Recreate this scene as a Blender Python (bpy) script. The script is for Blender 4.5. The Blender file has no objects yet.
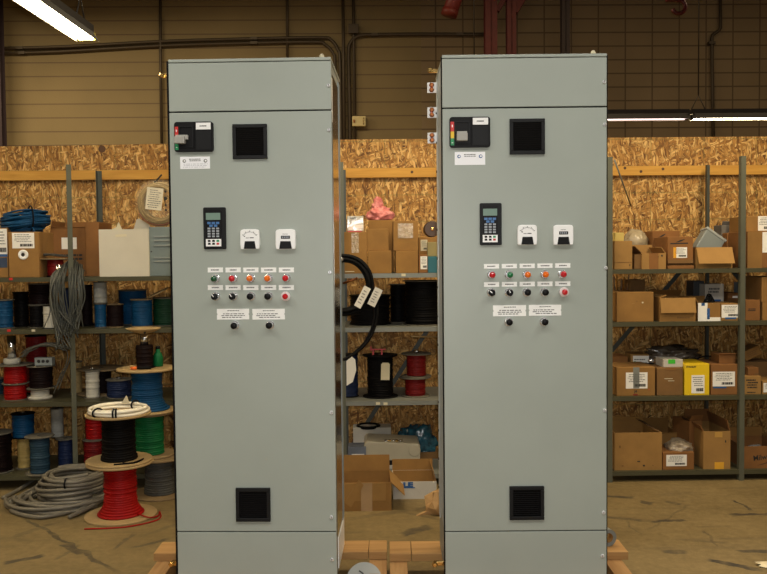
import bpy, bmesh, math, random
from mathutils import Vector, Matrix, noise
rnd = random.Random(11)
sc = bpy.context.scene
COL = sc.collection
PI = math.pi
sin, cos = math.sin, math.cos

# ------------------------------------------------------------------ camera
PITCH, ROLL, YAW, CH, F = .0383, -.0097, -.0051, 1.5819, 840.46
_f = Vector((sin(YAW)*cos(PITCH), cos(YAW)*cos(PITCH), -sin(PITCH)))
_r0 = Vector((cos(YAW), -sin(YAW), 0)); _u0 = _r0.cross(_f)
_r = _r0*cos(ROLL)+_u0*sin(ROLL); _u = -_r0*sin(ROLL)+_u0*cos(ROLL)
CAM = Vector((0, 0, CH))
cd = bpy.data.cameras.new('camera'); cam = bpy.data.objects.new('camera', cd); COL.objects.link(cam)
cd.sensor_width = 36; cd.lens = F*36/767; cd.clip_start = .05; cd.clip_end = 100
M = Matrix((_r, _u, -_f)).transposed().to_4x4(); M.translation = CAM
cam.matrix_world = M; sc.camera = cam

def ray(px, py): return _f + _r*((px-383.5)/F) + _u*((287-py)/F)
def on_z(px, py, z):                      # where a sight line meets a level z
    d = ray(px, py); t = (z-CH)/d.z; return CAM+d*t
# shelf frame: u along the shelving, v into the depth
PS, X0, Y0 = .023, -.3084, 5.7025
UV = Vector((cos(PS), sin(PS), 0)); VV = Vector((-sin(PS), cos(PS), 0)); SO = Vector((X0, Y0, 0))
BAY, SD = .9134, .60
def S(u, v, z): return SO+UV*u+VV*v+Vector((0, 0, z))
def on_v(px, py, v):                      # -> (u, z) on the upright plane at shelf depth v
    d = ray(px, py); t = ((SO-CAM).dot(VV)+v)/d.dot(VV); p = CAM+d*t
    return (p-SO).dot(UV), p.z

# ------------------------------------------------------------------ materials
MATS = {}
def nodes(m):
    m.use_nodes = True; nt = m.node_tree
    return nt, nt.nodes['Principled BSDF']
def nd(nt, t, props=None, **ins):
    n = nt.nodes.new(t)
    for k, v in (props or {}).items(): setattr(n, k, v)
    for k, v in ins.items():
        key = int(k[1:]) if k[0] == '_' and k[1:].isdigit() else k.replace('_', ' ')
        s = n.inputs[key]
        if isinstance(v, bpy.types.NodeSocket): nt.links.new(v, s)
        else: s.default_value = v
    return n
def mat(name, col, rough=.5, metal=0., var=.12, scale=6., bump=0., bscale=60., spec=None, coat=0., emit=None, trans=0., alpha=None, col2=None):
    if name in MATS: return MATS[name]
    m = bpy.data.materials.new(name); nt, b = nodes(m); MATS[name] = m
    b.inputs['Roughness'].default_value = rough; b.inputs['Metallic'].default_value = metal
    if spec is not None: b.inputs['Specular IOR Level'].default_value = spec
    if coat: b.inputs['Coat Weight'].default_value = coat
    if trans: b.inputs['Transmission Weight'].default_value = trans
    if alpha is not None: b.inputs['Alpha'].default_value = alpha
    tc = nd(nt, 'ShaderNodeTexCoord')
    if var:
        oi = nd(nt, 'ShaderNodeObjectInfo')
        off = nd(nt, 'ShaderNodeVectorMath', {'operation': 'SCALE'}, _0=oi.outputs['Location'], Scale=3.1)
        ad = nd(nt, 'ShaderNodeVectorMath', {'operation': 'ADD'}, _0=tc.outputs['Object'], _1=off.outputs[0])
        n = nd(nt, 'ShaderNodeTexNoise', Vector=ad.outputs[0], Scale=scale, Detail=4., Roughness=.6)
        mr = nd(nt, 'ShaderNodeMapRange', _0=n.outputs['Fac'], _1=.3, _2=.7, _3=0., _4=1.)
        mx = nd(nt, 'ShaderNodeMix', {'data_type': 'RGBA'})
        nt.links.new(mr.outputs[0], mx.inputs[0])
        c2 = col2 or tuple(c*(1+var) for c in col)
        mx.inputs[6].default_value = (*[c*(1-var) for c in col], 1); mx.inputs[7].default_value = (*c2, 1)
        nt.links.new(mx.outputs[2], b.inputs['Base Color'])
    else: b.inputs['Base Color'].default_value = (*col, 1)
    if bump:
        n2 = nd(nt, 'ShaderNodeTexNoise', Vector=tc.outputs['Object'], Scale=bscale, Detail=3.)
        bp = nd(nt, 'ShaderNodeBump', Strength=bump, Distance=.01, Height=n2.outputs['Fac'])
        nt.links.new(bp.outputs[0], b.inputs['Normal'])
    if emit:
        b.inputs['Emission Color'].default_value = (*emit[0], 1); b.inputs['Emission Strength'].default_value = emit[1]
    return m

GREY = mat('cabinet grey enamel', (.352, .388, .342), .42, var=.035, scale=3, bump=.03, bscale=350)
GREYD = mat('cabinet frame enamel', (.29, .31, .28), .45, var=.03)
BLACK = mat('black plastic', (.005, .005, .0055), .5, var=.1, spec=.2)
BLACK2 = mat('charcoal plastic', (.009, .0095, .010), .5, var=.1, spec=.22)
RUBBER = mat('black rubber', (.003, .003, .0035), .7, var=.1, spec=.15)
CHROME = mat('chrome', (.84, .85, .88), .18, .78, var=0)
ZINC = mat('bright zinc', (.80, .81, .82), .3, .4, var=0)
GALV = mat('galvanised sheet', (.46, .44, .40), .16, 1., var=.08, scale=4)
BLUEST = mat('blue grey steel', (.24, .30, .34), .45, .0, var=.1)
WHITEP = mat('white plastic', (.93, .93, .91), .35, var=.02)
PAPER = mat('white paper', (.86, .84, .78), .8, var=.05)
CREAM = mat('cream card', (.66, .60, .42), .8, var=.06)
INK = mat('black ink', (.02, .018, .016), .7, var=0)
GINK = mat('grey ink', (.12, .12, .11), .7, var=0)
BINK = mat('blue ink', (.02, .10, .30), .6, var=0)
LCD = mat('grey green display glass', (.20, .30, .25), .2, var=.03)
REDL = mat('red lens', (.55, .012, .02), .15, var=0, coat=.6)
GREENL = mat('dark green lens', (.008, .07, .025), .15, var=0, coat=.6)
GREENL2 = mat('green lens', (.01, .16, .05), .15, var=0, coat=.6)
ORANGEL = mat('orange lens', (.85, .16, .012), .15, var=0, coat=.6)
RED = mat('red plastic', (.6, .03, .025), .4, var=0)
YEL = mat('yellow plastic', (.8, .52, .02), .4, var=0)
GRN = mat('green plastic', (.02, .28, .1), .4, var=0)
BLUEK = mat('blue key plastic', (.06, .18, .42), .4, var=0)
GREYK = mat('grey key plastic', (.36, .39, .42), .4, var=0)
HANDLE = mat('grey handle plastic', (.36, .35, .31), .4, var=.04)
BRASS = mat('brass', (.82, .55, .2), .22, 1., var=.05)
COPPER = mat('copper bolt', (.45, .16, .06), .35, 1., var=.05)
SHELFM = mat('olive grey shelf paint', (.070, .066, .034), .5, .1, var=.12, scale=5)
SHELFB = mat('dark blue grey shelf paint', (.066, .074, .062), .5, .1, var=.12, scale=5)
CARDS = [mat('corrugated card', (.28, .142, .034), .85, var=.13, scale=7, bump=.06, bscale=120),
         mat('reddish corrugated card', (.23, .098, .024), .85, var=.13, scale=7, bump=.06, bscale=120),
         mat('pale corrugated card', (.33, .178, .048), .85, var=.12, scale=7, bump=.06, bscale=120),
         mat('dull corrugated card', (.195, .10, .030), .85, var=.15, scale=7, bump=.06, bscale=120)]
WHITEC = mat('white card', (.56, .53, .46), .8, var=.08, scale=5)
YELC = mat('yellow card', (.80, .55, .012), .5, var=.03)
TAPEC = mat('clear packing tape', (.42, .31, .19), .10, var=.25, scale=20, spec=1., bump=1., bscale=45)
TAPEG = mat('grey cloth tape', (.20, .21, .19), .45, var=.1)
TEAL = mat('teal card', (.02, .13, .17), .6, var=.08)
SILV = mat('bare aluminium core', (.7, .7, .72), .2, 1., var=.05)
PLY = mat('pale plywood', (.38, .26, .115), .7, var=.18, scale=9)
PLYD = mat('dusty plywood', (.24, .165, .08), .75, var=.18, scale=9)
FIBRE = mat('grey fibreboard', (.13, .115, .085), .75, var=.15)
def wire(n, c, r=.5): return mat(n+' wire insulation', c, r, var=.12, scale=14, spec=.2)
W_RED = wire('red', (.31, .003, .003)); W_DRED = wire('dark red', (.17, .007, .007)); W_BLK = mat('black wire insulation', (.0025, .002, .002), .6, var=.12, scale=14, spec=.12)
W_BRN = mat('brown black wire insulation', (.008, .003, .003), .6, var=.12, scale=14, spec=.12); W_BLU = wire('blue', (.004, .055, .14)); W_NAVY = wire('navy', (.012, .022, .065))
W_TEAL = wire('slate blue', (.022, .052, .078)); W_GRN = wire('green', (.004, .125, .038)); W_DGRN = wire('dark green', (.005, .035, .015))
W_GRY = wire('grey', (.075, .075, .068)); W_WHT = wire('white', (.55, .52, .43)); W_YEL = wire('tan yellow', (.42, .30, .10))
W_LGRY = wire('pale grey', (.30, .30, .27)); W_TAN = wire('tan', (.34, .24, .10))

# ------------------------------------------------------------------ mesh builder
class MB:
    def __init__(s): s.v = []; s.f = []; s.sm = []
    def add(s, vs, fs, smooth=False, mx=None):
        n = len(s.v)
        s.v += [tuple(mx @ Vector(v)) for v in vs] if mx is not None else [tuple(v) for v in vs]
        s.f += [tuple(i+n for i in f) for f in fs]; s.sm += [smooth]*len(fs); return s
    def box(s, x0, x1, y0, y1, z0, z1, mx=None, c=0.):
        if c <= 0:
            vs = [(x, y, z) for z in (z0, z1) for y in (y0, y1) for x in (x0, x1)]
            return s.add(vs, [(0, 2, 3, 1), (4, 5, 7, 6), (0, 1, 5, 4), (2, 6, 7, 3), (0, 4, 6, 2), (1, 3, 7, 5)], mx=mx)
        bm = bmesh.new()
        vv = [bm.verts.new((x, y, z)) for z in (z0, z1) for y in (y0, y1) for x in (x0, x1)]
        for f in [(0, 2, 3, 1), (4, 5, 7, 6), (0, 1, 5, 4), (2, 6, 7, 3), (0, 4, 6, 2), (1, 3, 7, 5)]: bm.faces.new([vv[i] for i in f])
        bmesh.ops.bevel(bm, geom=list(bm.edges), offset=c, segments=2, profile=.6, affect='EDGES')
        bm.verts.index_update()
        s.add([v.co[:] for v in bm.verts], [[v.index for v in f.verts] for f in bm.faces], mx=mx); bm.free(); return s
    def lathe(s, prof, n=24, mx=None, smooth=True, cap=True):
        vs = []; fs = []
        for r, z in prof:
            for k in range(n): vs.append((r*cos(2*PI*k/n), r*sin(2*PI*k/n), z))
        for i in range(len(prof)-1):
            for k in range(n):
                k2 = (k+1) % n; fs.append((i*n+k, i*n+k2, (i+1)*n+k2, (i+1)*n+k))
        s.add(vs, fs, smooth, mx)
        if cap:
            b = len(s.v)-len(vs)
            s.f += [tuple(b+k for k in reversed(range(n))), tuple(b+(len(prof)-1)*n+k for k in range(n))]; s.sm += [False]*2
        return s
    def cyl(s, r, z0, z1, n=20, mx=None, smooth=True): return s.lathe([(r, z0), (r, z1)], n, mx, smooth)
    def tube(s, pts, r, n=8, closed=False, smooth=True, mx=None):
        pts = [Vector(p) for p in pts]; m = len(pts); vs = []; fs = []
        t = (pts[1]-pts[0]).normalized(); a = t.orthogonal().normalized()
        for i, p in enumerate(pts):
            if closed: t2 = (pts[(i+1) % m]-pts[i-1]).normalized()
            elif i == 0: t2 = (pts[1]-pts[0]).normalized()
            elif i == m-1: t2 = (pts[-1]-pts[-2]).normalized()
            else: t2 = (pts[i+1]-pts[i-1]).normalized()
            a = (a-t2*a.dot(t2)).normalized(); b = t2.cross(a)
            rr = r[i] if isinstance(r, (list, tuple)) else r
            for k in range(n): vs.append(p+a*(rr*cos(2*PI*k/n))+b*(rr*sin(2*PI*k/n)))
        for i in range(m if closed else m-1):
            j = (i+1) % m
            for k in range(n):
                k2 = (k+1) % n; fs.append((i*n+k, i*n+k2, j*n+k2, j*n+k))
        if not closed: fs += [tuple(reversed(range(n))), tuple((m-1)*n+k for k in range(n))]
        return s.add(vs, fs, smooth, mx)
    def prism(s, poly, y0, y1, mx=None):            # poly in x,z ; extruded in y
        n = len(poly); vs = [(x, y0, z) for x, z in poly]+[(x, y1, z) for x, z in poly]
        fs = [tuple(range(n)), tuple(reversed(range(n, 2*n)))]+[(i, i+n, (i+1) % n+n, (i+1) % n) for i in range(n)]
        return s.add(vs, fs, mx=mx)
    def ring(s, x0, x1, z0, z1, w, y0, y1):         # rectangular frame
        s.box(x0, x1, y0, y1, z0, z0+w); s.box(x0, x1, y0, y1, z1-w, z1)
        s.box(x0, x0+w, y0, y1, z0+w, z1-w); s.box(x1-w, x1, y0, y1, z0+w, z1-w); return s
    def build(s, name, m, parent=None, loc=None, rz=0, bevel=0.):
        me = bpy.data.meshes.new(name); me.from_pydata(s.v, [], s.f); me.materials.append(m)
        me.polygons.foreach_set('use_smooth', s.sm)
        bm = bmesh.new(); bm.from_mesh(me); bmesh.ops.recalc_face_normals(bm, faces=bm.faces); bm.to_mesh(me); bm.free()
        o = bpy.data.objects.new(name, me); COL.objects.link(o)
        if parent is not None: o.parent = parent
        if loc is not None: o.location = loc
        if rz: o.rotation_euler.z = rz
        if bevel:
            b = o.modifiers.new('bevel', 'BEVEL'); b.width = bevel; b.segments = 2; b.limit_method = 'ANGLE'
        return o
def rr(x0, x1, z0, z1, r, n=4):                     # rounded rectangle polygon
    p = []
    for cx, cz, a in ((x1-r, z0+r, -PI/2), (x1-r, z1-r, 0), (x0+r, z1-r, PI/2), (x0+r, z0+r, PI)):
        for k in range(n+1): p.append((cx+r*cos(a+PI/2*k/n), cz+r*sin(a+PI/2*k/n)))
    return p
def tag(o, label, cat, group=None, kind=None):
    o['label'] = label; o['category'] = cat
    if group: o['group'] = group
    if kind: o['kind'] = kind
    return o
def T(name, label, cat, loc, rz=0, group=None):
    o = bpy.data.objects.new(name, None); COL.objects.link(o); o.empty_display_size = .05
    o.location = loc; o.rotation_euler = (0, 0, rz)
    return tag(o, label, cat, group)
def struct(o): o['kind'] = 'structure'; return o
def text(s, size, m, parent, loc, name='lettering', rot=(PI/2, 0, 0), ext=.0004, bold=0., sx=1.):
    cu = bpy.data.curves.new('t', 'FONT'); cu.body = s; cu.size = size; cu.extrude = ext; cu.align_x = 'CENTER'; cu.align_y = 'CENTER'; cu.offset = bold
    cu.resolution_u = 3
    to = bpy.data.objects.new('t', cu); COL.objects.link(to)
    dg = bpy.context.evaluated_depsgraph_get(); me = bpy.data.meshes.new_from_object(to.evaluated_get(dg))
    bpy.data.objects.remove(to)
    me.transform(Matrix.Diagonal((sx, 1, 1, 1)))
    me.materials.clear(); me.materials.append(m)
    o = bpy.data.objects.new(name, me); COL.objects.link(o); o.parent = parent; o.location = loc; o.rotation_euler = rot
    return o
def printed(x0, x1, z0, z1, y, rows, seed=0, fill=.8, th=.5):    # rows of small printed dashes on a face at y (facing -y)
    mb = MB(); g = random.Random(seed); dz = (z1-z0)/rows
    for i in range(rows):
        z = z0+dz*(i+.5); x = x0+(x1-x0)*g.uniform(0, .15); end = x1-(x1-x0)*g.uniform(0, 1-fill)
        while x < end:
            w = (x1-x0)*g.uniform(.04, .16); w = min(w, end-x)
            mb.box(x, x+w, y-.0006, y, z-dz*th/2, z+dz*th/2); x += w+(x1-x0)*.03
    return mb
def blob(rx, ry, rz, amp, freq, seed, sub=4, flat=True):
    bm = bmesh.new(); bmesh.ops.create_icosphere(bm, subdivisions=sub, radius=1)
    for v in bm.verts:
        d = v.co.copy(); q = d*freq+Vector((seed*3.7, seed*1.3, seed))
        k = 1+amp*(noise.noise(q)+.6*abs(noise.noise(q*2.3))*1.4+.3*noise.noise(q*5))
        v.co = Vector((d.x*rx*k, d.y*ry*k, d.z*rz*k))
        if flat and v.co.z < -rz*.55: v.co.z = -rz*.55
    zmin = min(v.co.z for v in bm.verts)
    mb = MB(); bm.verts.index_update()
    mb.add([(v.co.x, v.co.y, v.co.z-zmin) for v in bm.verts], [[v.index for v in f.verts] for f in bm.faces], True); bm.free()
    return mb
# ------------------------------------------------------------------ the setting
def floor_mat():
    m = bpy.data.materials.new('worn concrete floor'); nt, b = nodes(m)
    tc = nd(nt, 'ShaderNodeTexCoord'); P = tc.outputs['Object']
    n1 = nd(nt, 'ShaderNodeTexNoise', Vector=P, Scale=1.3, Detail=6., Roughness=.65)
    n2 = nd(nt, 'ShaderNodeTexNoise', Vector=P, Scale=22., Detail=4., Roughness=.7)
    ad = nd(nt, 'ShaderNodeMath', {'operation': 'MULTIPLY_ADD'}, _0=n2.outputs['Fac'], _1=.75, _2=n1.outputs['Fac'])
    cr = nd(nt, 'ShaderNodeValToRGB', Fac=nd(nt, 'ShaderNodeMapRange', _0=ad.outputs[0], _1=.62, _2=1.12, _3=0., _4=1.).outputs[0])
    cr.color_ramp.elements[0].color = (.135, .092, .032, 1); cr.color_ramp.elements[1].color = (.245, .175, .072, 1)
    col = cr.outputs[0]
    warp = nd(nt, 'ShaderNodeTexNoise', Vector=P, Scale=7., Detail=5.)
    wv = nd(nt, 'ShaderNodeVectorMath', {'operation': 'MULTIPLY_ADD'}, _0=warp.outputs['Color'], _1=(.10, .10, 0), _2=P)
    br = nd(nt, 'ShaderNodeTexNoise', Vector=P, Scale=14., Detail=4.)
    total = None
    # rubber skid marks and hairline cracks: (x0,y0)-(x1,y1) in pixels of floor, half width m, strength
    for (a, bb, c, d, w, k) in [(602, 496, 637, 498, .028, .8), (641, 502, 655, 503.5, .035, .7), (665, 501, 684, 504, .025, .6), (604, 516, 644, 521, .03, .6),
            (650, 522.3, 688, 520, .022, .9), (731, 515.5, 775, 512.4, .026, 1.), (662, 552, 690, 553, .03, .7), (737, 551.5, 775, 552.8, .03, .85), (705, 560, 763, 570.5, .028, 1.),
            (733, 500.5, 753, 510.5, .012, .9), (3, 563, 46, 554, .03, .8), (128, 548, 169, 539, .024, .75), (63, 543, 82, 554, .03, .8), (114, 549, 137, 533, .014, .6), (22, 517, 118, 572, .016, .8),
            (401, 534, 431, 526, .05, .8), (80, 545, 55, 560, .016, .5), (5, 540, 60, 522, .02, .35), (190, 520, 140, 536, .02, .4), (690, 505, 650, 530, .01, .4), (625, 520, 640, 535, .01, .4), (700, 530, 722, 548, .01, .45),
            (346, 519, 440, 505, .03, .4), (400, 512, 440, 520, .02, .45), (690, 540, 730, 543, .02, .35)]:
        p, q = on_z(a, bb, 0), on_z(c, d, 0); mid = (p+q)/2; L = (q-p).length/2; an = math.atan2(q.y-p.y, q.x-p.x)
        off = Vector((.05, .05, 0))
        mp = nd(nt, 'ShaderNodeMapping', {'vector_type': 'TEXTURE'}, Vector=wv.outputs[0], Location=mid+off, Rotation=(0, 0, an), Scale=(L*1.02, w*.95, 100))
        sp = nd(nt, 'ShaderNodeSeparateXYZ', Vector=nd(nt, 'ShaderNodeVectorMath', {'operation': 'ABSOLUTE'}, _0=mp.outputs[0]).outputs[0])
        ln = nd(nt, 'ShaderNodeMath', {'operation': 'MAXIMUM'}, _0=sp.outputs[0], _1=sp.outputs[1])
        mr = nd(nt, 'ShaderNodeMapRange', _0=ln.outputs[0], _1=1.05, _2=.75, _3=0., _4=k)
        if total is None: total = mr.outputs[0]
        else: total = nd(nt, 'ShaderNodeMath', {'operation': 'MAXIMUM'}, _0=total, _1=mr.outputs[0]).outputs[0]
    st = nd(nt, 'ShaderNodeMapping', Vector=P, Rotation=(0, 0, .12), Scale=(.9, 7, 1))
    sn = nd(nt, 'ShaderNodeTexNoise', Vector=st.outputs[0], Scale=1.6, Detail=5., Roughness=.6)
    sm = nd(nt, 'ShaderNodeMapRange', _0=sn.outputs['Fac'], _1=.56, _2=.72, _3=0., _4=.38)
    total = nd(nt, 'ShaderNodeMath', {'operation': 'MAXIMUM'}, _0=total, _1=sm.outputs[0]).outputs[0]
    g = nd(nt, 'ShaderNodeMapRange', _0=br.outputs['Fac'], _1=.3, _2=.6, _3=.45, _4=1.)
    fac = nd(nt, 'ShaderNodeMath', {'operation': 'MULTIPLY'}, _0=total, _1=g.outputs[0])
    mx = nd(nt, 'ShaderNodeMix', {'data_type': 'RGBA'}); nt.links.new(fac.outputs[0], mx.inputs[0]); nt.links.new(col, mx.inputs[6]); mx.inputs[7].default_value = (.04, .032, .022, 1)
    nt.links.new(mx.outputs[2], b.inputs['Base Color'])
    b.inputs['Roughness'].default_value = .65
    bp = nd(nt, 'ShaderNodeBump', Strength=.15, Distance=.01, Height=n2.outputs['Fac']); nt.links.new(bp.outputs[0], b.inputs['Normal'])
    return m
def osb_mat():
    m = bpy.data.materials.new('oriented strand board'); nt, b = nodes(m)
    P = nd(nt, 'ShaderNodeTexCoord').outputs['Object']
    wn = nd(nt, 'ShaderNodeTexNoise', Vector=P, Scale=9., Detail=2.)
    wv = nd(nt, 'ShaderNodeVectorMath', {'operation': 'MULTIPLY_ADD'}, _0=wn.outputs['Color'], _1=(.06, 0, .06), _2=P)
    ramp_e = [(0., (.15, .055, .008)), (.22, (.36, .165, .032)), (.6, (.52, .27, .065)), (1., (.80, .51, .18))]
    cur = None
    for i, (ang, sx, sz) in enumerate([(.25, 14, 52), (1.5, 13, 55), (-.75, 14, 52), (1.15, 14, 62), (-1.3, 13, 58), (.7, 16, 66), (1.75, 15, 66), (-.35, 17, 80), (1.4, 17, 84)]):
        mp = nd(nt, 'ShaderNodeMapping', {'vector_type': 'TEXTURE'}, Vector=wv.outputs[0], Location=(i*.33, 0, i*.51), Rotation=(0, ang, 0), Scale=(1/sx, 100, 1/sz))
        vo = nd(nt, 'ShaderNodeTexVoronoi', Vector=mp.outputs[0], Scale=1., Randomness=1.)
        sp = nd(nt, 'ShaderNodeSeparateColor', Color=vo.outputs['Color'])
        cr = nd(nt, 'ShaderNodeValToRGB', Fac=sp.outputs[0])
        e = cr.color_ramp.elements; e[0].color = (*ramp_e[0][1], 1); e[1].color = (*ramp_e[3][1], 1)
        for q, c in ramp_e[1:3]: e.new(q).color = (*c, 1)
        g = nd(nt, 'ShaderNodeMapRange', _0=vo.outputs['Distance'], _1=.35, _2=.8, _3=1., _4=.5)
        mu = nd(nt, 'ShaderNodeMix', {'data_type': 'RGBA', 'blend_type': 'MULTIPLY'}); mu.inputs[0].default_value = 1
        nt.links.new(cr.outputs[0], mu.inputs[6]); nt.links.new(g.outputs[0], mu.inputs[7])
        if cur is None: cur = mu.outputs[2]
        else:
            gt = nd(nt, 'ShaderNodeMath', {'operation': 'GREATER_THAN'}, _0=sp.outputs[1], _1=.66)
            mx = nd(nt, 'ShaderNodeMix', {'data_type': 'RGBA'}); nt.links.new(gt.outputs[0], mx.inputs[0]); nt.links.new(cur, mx.inputs[6]); nt.links.new(mu.outputs[2], mx.inputs[7]); cur = mx.outputs[2]
    # green nailing lines printed on the sheets
    sx = nd(nt, 'ShaderNodeSeparateXYZ', Vector=P); fac = None
    for out, per, off in ((sx.outputs[2], .2033, 0.), (sx.outputs[0], .4066, .1)):
        a = nd(nt, 'ShaderNodeMath', {'operation': 'ADD'}, _0=out, _1=off+20*per)
        mo = nd(nt, 'ShaderNodeMath', {'operation': 'MODULO'}, _0=a.outputs[0], _1=per)
        lt = nd(nt, 'ShaderNodeMath', {'operation': 'LESS_THAN'}, _0=mo.outputs[0], _1=.006)
        fac = lt.outputs[0] if fac is None else nd(nt, 'ShaderNodeMath', {'operation': 'MAXIMUM'}, _0=fac, _1=lt.outputs[0]).outputs[0]
    fk = nd(nt, 'ShaderNodeMath', {'operation': 'MULTIPLY'}, _0=fac, _1=.4)
    mx = nd(nt, 'ShaderNodeMix', {'data_type': 'RGBA'}); nt.links.new(fk.outputs[0], mx.inputs[0]); nt.links.new(cur, mx.inputs[6]); mx.inputs[7].default_value = (.14, .16, .04, 1)
    nt.links.new(mx.outputs[2], b.inputs['Base Color']); b.inputs['Roughness'].default_value = .7
    return m
def block_mat():
    m = bpy.data.materials.new('painted concrete block'); nt, b = nodes(m)
    P = nd(nt, 'ShaderNodeTexCoord').outputs['Object']
    s = nd(nt, 'ShaderNodeSeparateXYZ', Vector=P)
    cb = nd(nt, 'ShaderNodeCombineXYZ', X=s.outputs[0], Y=s.outputs[2])
    br = nd(nt, 'ShaderNodeTexBrick', {'offset': 0.}, Vector=cb.outputs[0], Scale=1.)
    br.inputs['Brick Width'].default_value = .4064; br.inputs['Row Height'].default_value = .2032; br.inputs['Mortar Size'].default_value = .012; br.inputs['Mortar Smooth'].default_value = .3
    br.inputs['Color1'].default_value = (.25, .18, .10, 1); br.inputs['Color2'].default_value = (.27, .195, .11, 1); br.inputs['Mortar'].default_value = (.12, .08, .045, 1)
    # on the left part only the bed joints show: vertical joints are painted over
    rowm = nd(nt, 'ShaderNodeMath', {'operation': 'MODULO'}, _0=nd(nt, 'ShaderNodeMath', {'operation': 'ADD'}, _0=s.outputs[2], _1=.006).outputs[0], _1=.2032)
    rl = nd(nt, 'ShaderNodeMath', {'operation': 'LESS_THAN'}, _0=rowm.outputs[0], _1=.018)
    lm = nd(nt, 'ShaderNodeMix', {'data_type': 'RGBA'}); nt.links.new(rl.outputs[0], lm.inputs[0]); lm.inputs[6].default_value = (.25, .186, .088, 1); lm.inputs[7].default_value = (.15, .10, .055, 1)
    sel = nd(nt, 'ShaderNodeMath', {'operation': 'GREATER_THAN'}, _0=s.outputs[0], _1=1.0)
    mx = nd(nt, 'ShaderNodeMix', {'data_type': 'RGBA'}); nt.links.new(sel.outputs[0], mx.inputs[0]); nt.links.new(lm.outputs[2], mx.inputs[6]); nt.links.new(br.outputs[0], mx.inputs[7])
    n = nd(nt, 'ShaderNodeTexNoise', Vector=P, Scale=.8, Detail=5.)
    k = nd(nt, 'ShaderNodeMapRange', _0=n.outputs['Fac'], _1=.3, _2=.7, _3=.86, _4=1.1)
    mu = nd(nt, 'ShaderNodeMix', {'data_type': 'RGBA', 'blend_type': 'MULTIPLY'}); mu.inputs[0].default_value = 1.
    nt.links.new(mx.outputs[2], mu.inputs[6]); nt.links.new(k.outputs[0], mu.inputs[7])
    nt.links.new(mu.outputs[2], b.inputs['Base Color']); b.inputs['Roughness'].default_value = .75
    n2 = nd(nt, 'ShaderNodeTexNoise', Vector=P, Scale=40., Detail=3.)
    bp = nd(nt, 'ShaderNodeBump', Strength=.25, Distance=.01, Height=n2.outputs['Fac']); nt.links.new(bp.outputs[0], b.inputs['Normal'])
    return m
def wood_mat(name, c1, c2, axis):
    m = bpy.data.materials.new(name); nt, b = nodes(m); MATS[name] = m
    P = nd(nt, 'ShaderNodeTexCoord').outputs['Object']; oi = nd(nt, 'ShaderNodeObjectInfo')
    ad = nd(nt, 'ShaderNodeVectorMath', {'operation': 'ADD'}, _0=P, _1=oi.outputs['Location'])
    scl = [28, 28, 28]; scl[axis] = 2.2
    mp = nd(nt, 'ShaderNodeMapping', Vector=ad.outputs[0], Scale=scl)
    n = nd(nt, 'ShaderNodeTexNoise', Vector=mp.outputs[0], Scale=1., Detail=4., Roughness=.6, Distortion=.6)
    cr = nd(nt, 'ShaderNodeValToRGB', Fac=nd(nt, 'ShaderNodeMapRange', _0=n.outputs['Fac'], _1=.3, _2=.7, _3=0., _4=1.).outputs[0])
    cr.color_ramp.elements[0].color = (*c1, 1); cr.color_ramp.elements[1].color = (*c2, 1)
    nt.links.new(cr.outputs[0], b.inputs['Base Color']); b.inputs['Roughness'].default_value = .7
    return m
LUMX = wood_mat('pine board along the wall', (.50, .24, .034), (.66, .36, .065), 0)
LUMY = wood_mat('pine stringer', (.30, .15, .048), (.44, .25, .095), 1)
LUMP = wood_mat('pine deck board', (.32, .165, .05), (.45, .255, .09), 0)

FLOORM, OSBM, BLOCKM = floor_mat(), osb_mat(), block_mat()
CEILM = mat('dark roof deck', (.10, .085, .065), .8, var=.1)
struct(MB().box(-9, 9, -7, 13.6, -.2, 0).build('floor', FLOORM))
struct(MB().box(-9, 9, -7, 13.6, 6.6, 6.8).build('ceiling', CEILM))
WV = 6.95                                  # the block wall lies this far behind the shelf fronts
struct(MB().box(-8.6, 9.2, 0, .25, 0, 6.6).build('wall_back', BLOCKM, loc=S(0, WV, 0), rz=PS))
struct(MB().box(-9.2, -9, -7, 13.6, 0, 6.6).build('wall_left', BLOCKM))
struct(MB().box(9, 9.2, -7, 13.6, 0, 6.6).build('wall_right', BLOCKM))
struct(MB().box(-9, 9, -7.2, -7, 0, 6.6).build('wall_front', BLOCKM))
OV, OT = .70, 2.432
def osb_z(u): return 0
struct(MB().prism([(-3.9, 0), (4.9, 0), (4.9, 2.457), (0, 2.457), (-1.3, 2.436), (-2.1, 2.426), (-3.9, 2.42)], 0, .012).build('wall_partition', OSBM, loc=S(0, OV, 0), rz=PS))
z2 = (on_v(30, 173.5, OV)[1]+on_v(690, 164, OV)[1])/2
tr = MB().box(-3.9, 4.9, -.038, -.0005, z2-.070, z2)
tr = struct(tr.build('trim_1', LUMX, loc=S(0, OV, 0), rz=PS))
KN = mat('wood knot', (.10, .045, .02), .7, var=.1)
for px, py in [(102, 149), (663, 169), (625, 168), (641, 171.5), (412, 172)]:
    v = OV-.0385 if py > 160 else OV-.0005
    u, z = on_v(px, py, v)
    kb = MB().lathe([(.011 if py > 160 else .028, 0), (.010 if py > 160 else .025, .001)], 10, Matrix.Translation((u, v-OV, z)) @ Matrix.Rotation(PI/2, 4, 'X'))
    kb.build('knot' if py > 160 else 'board_hole', KN, tr)

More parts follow.
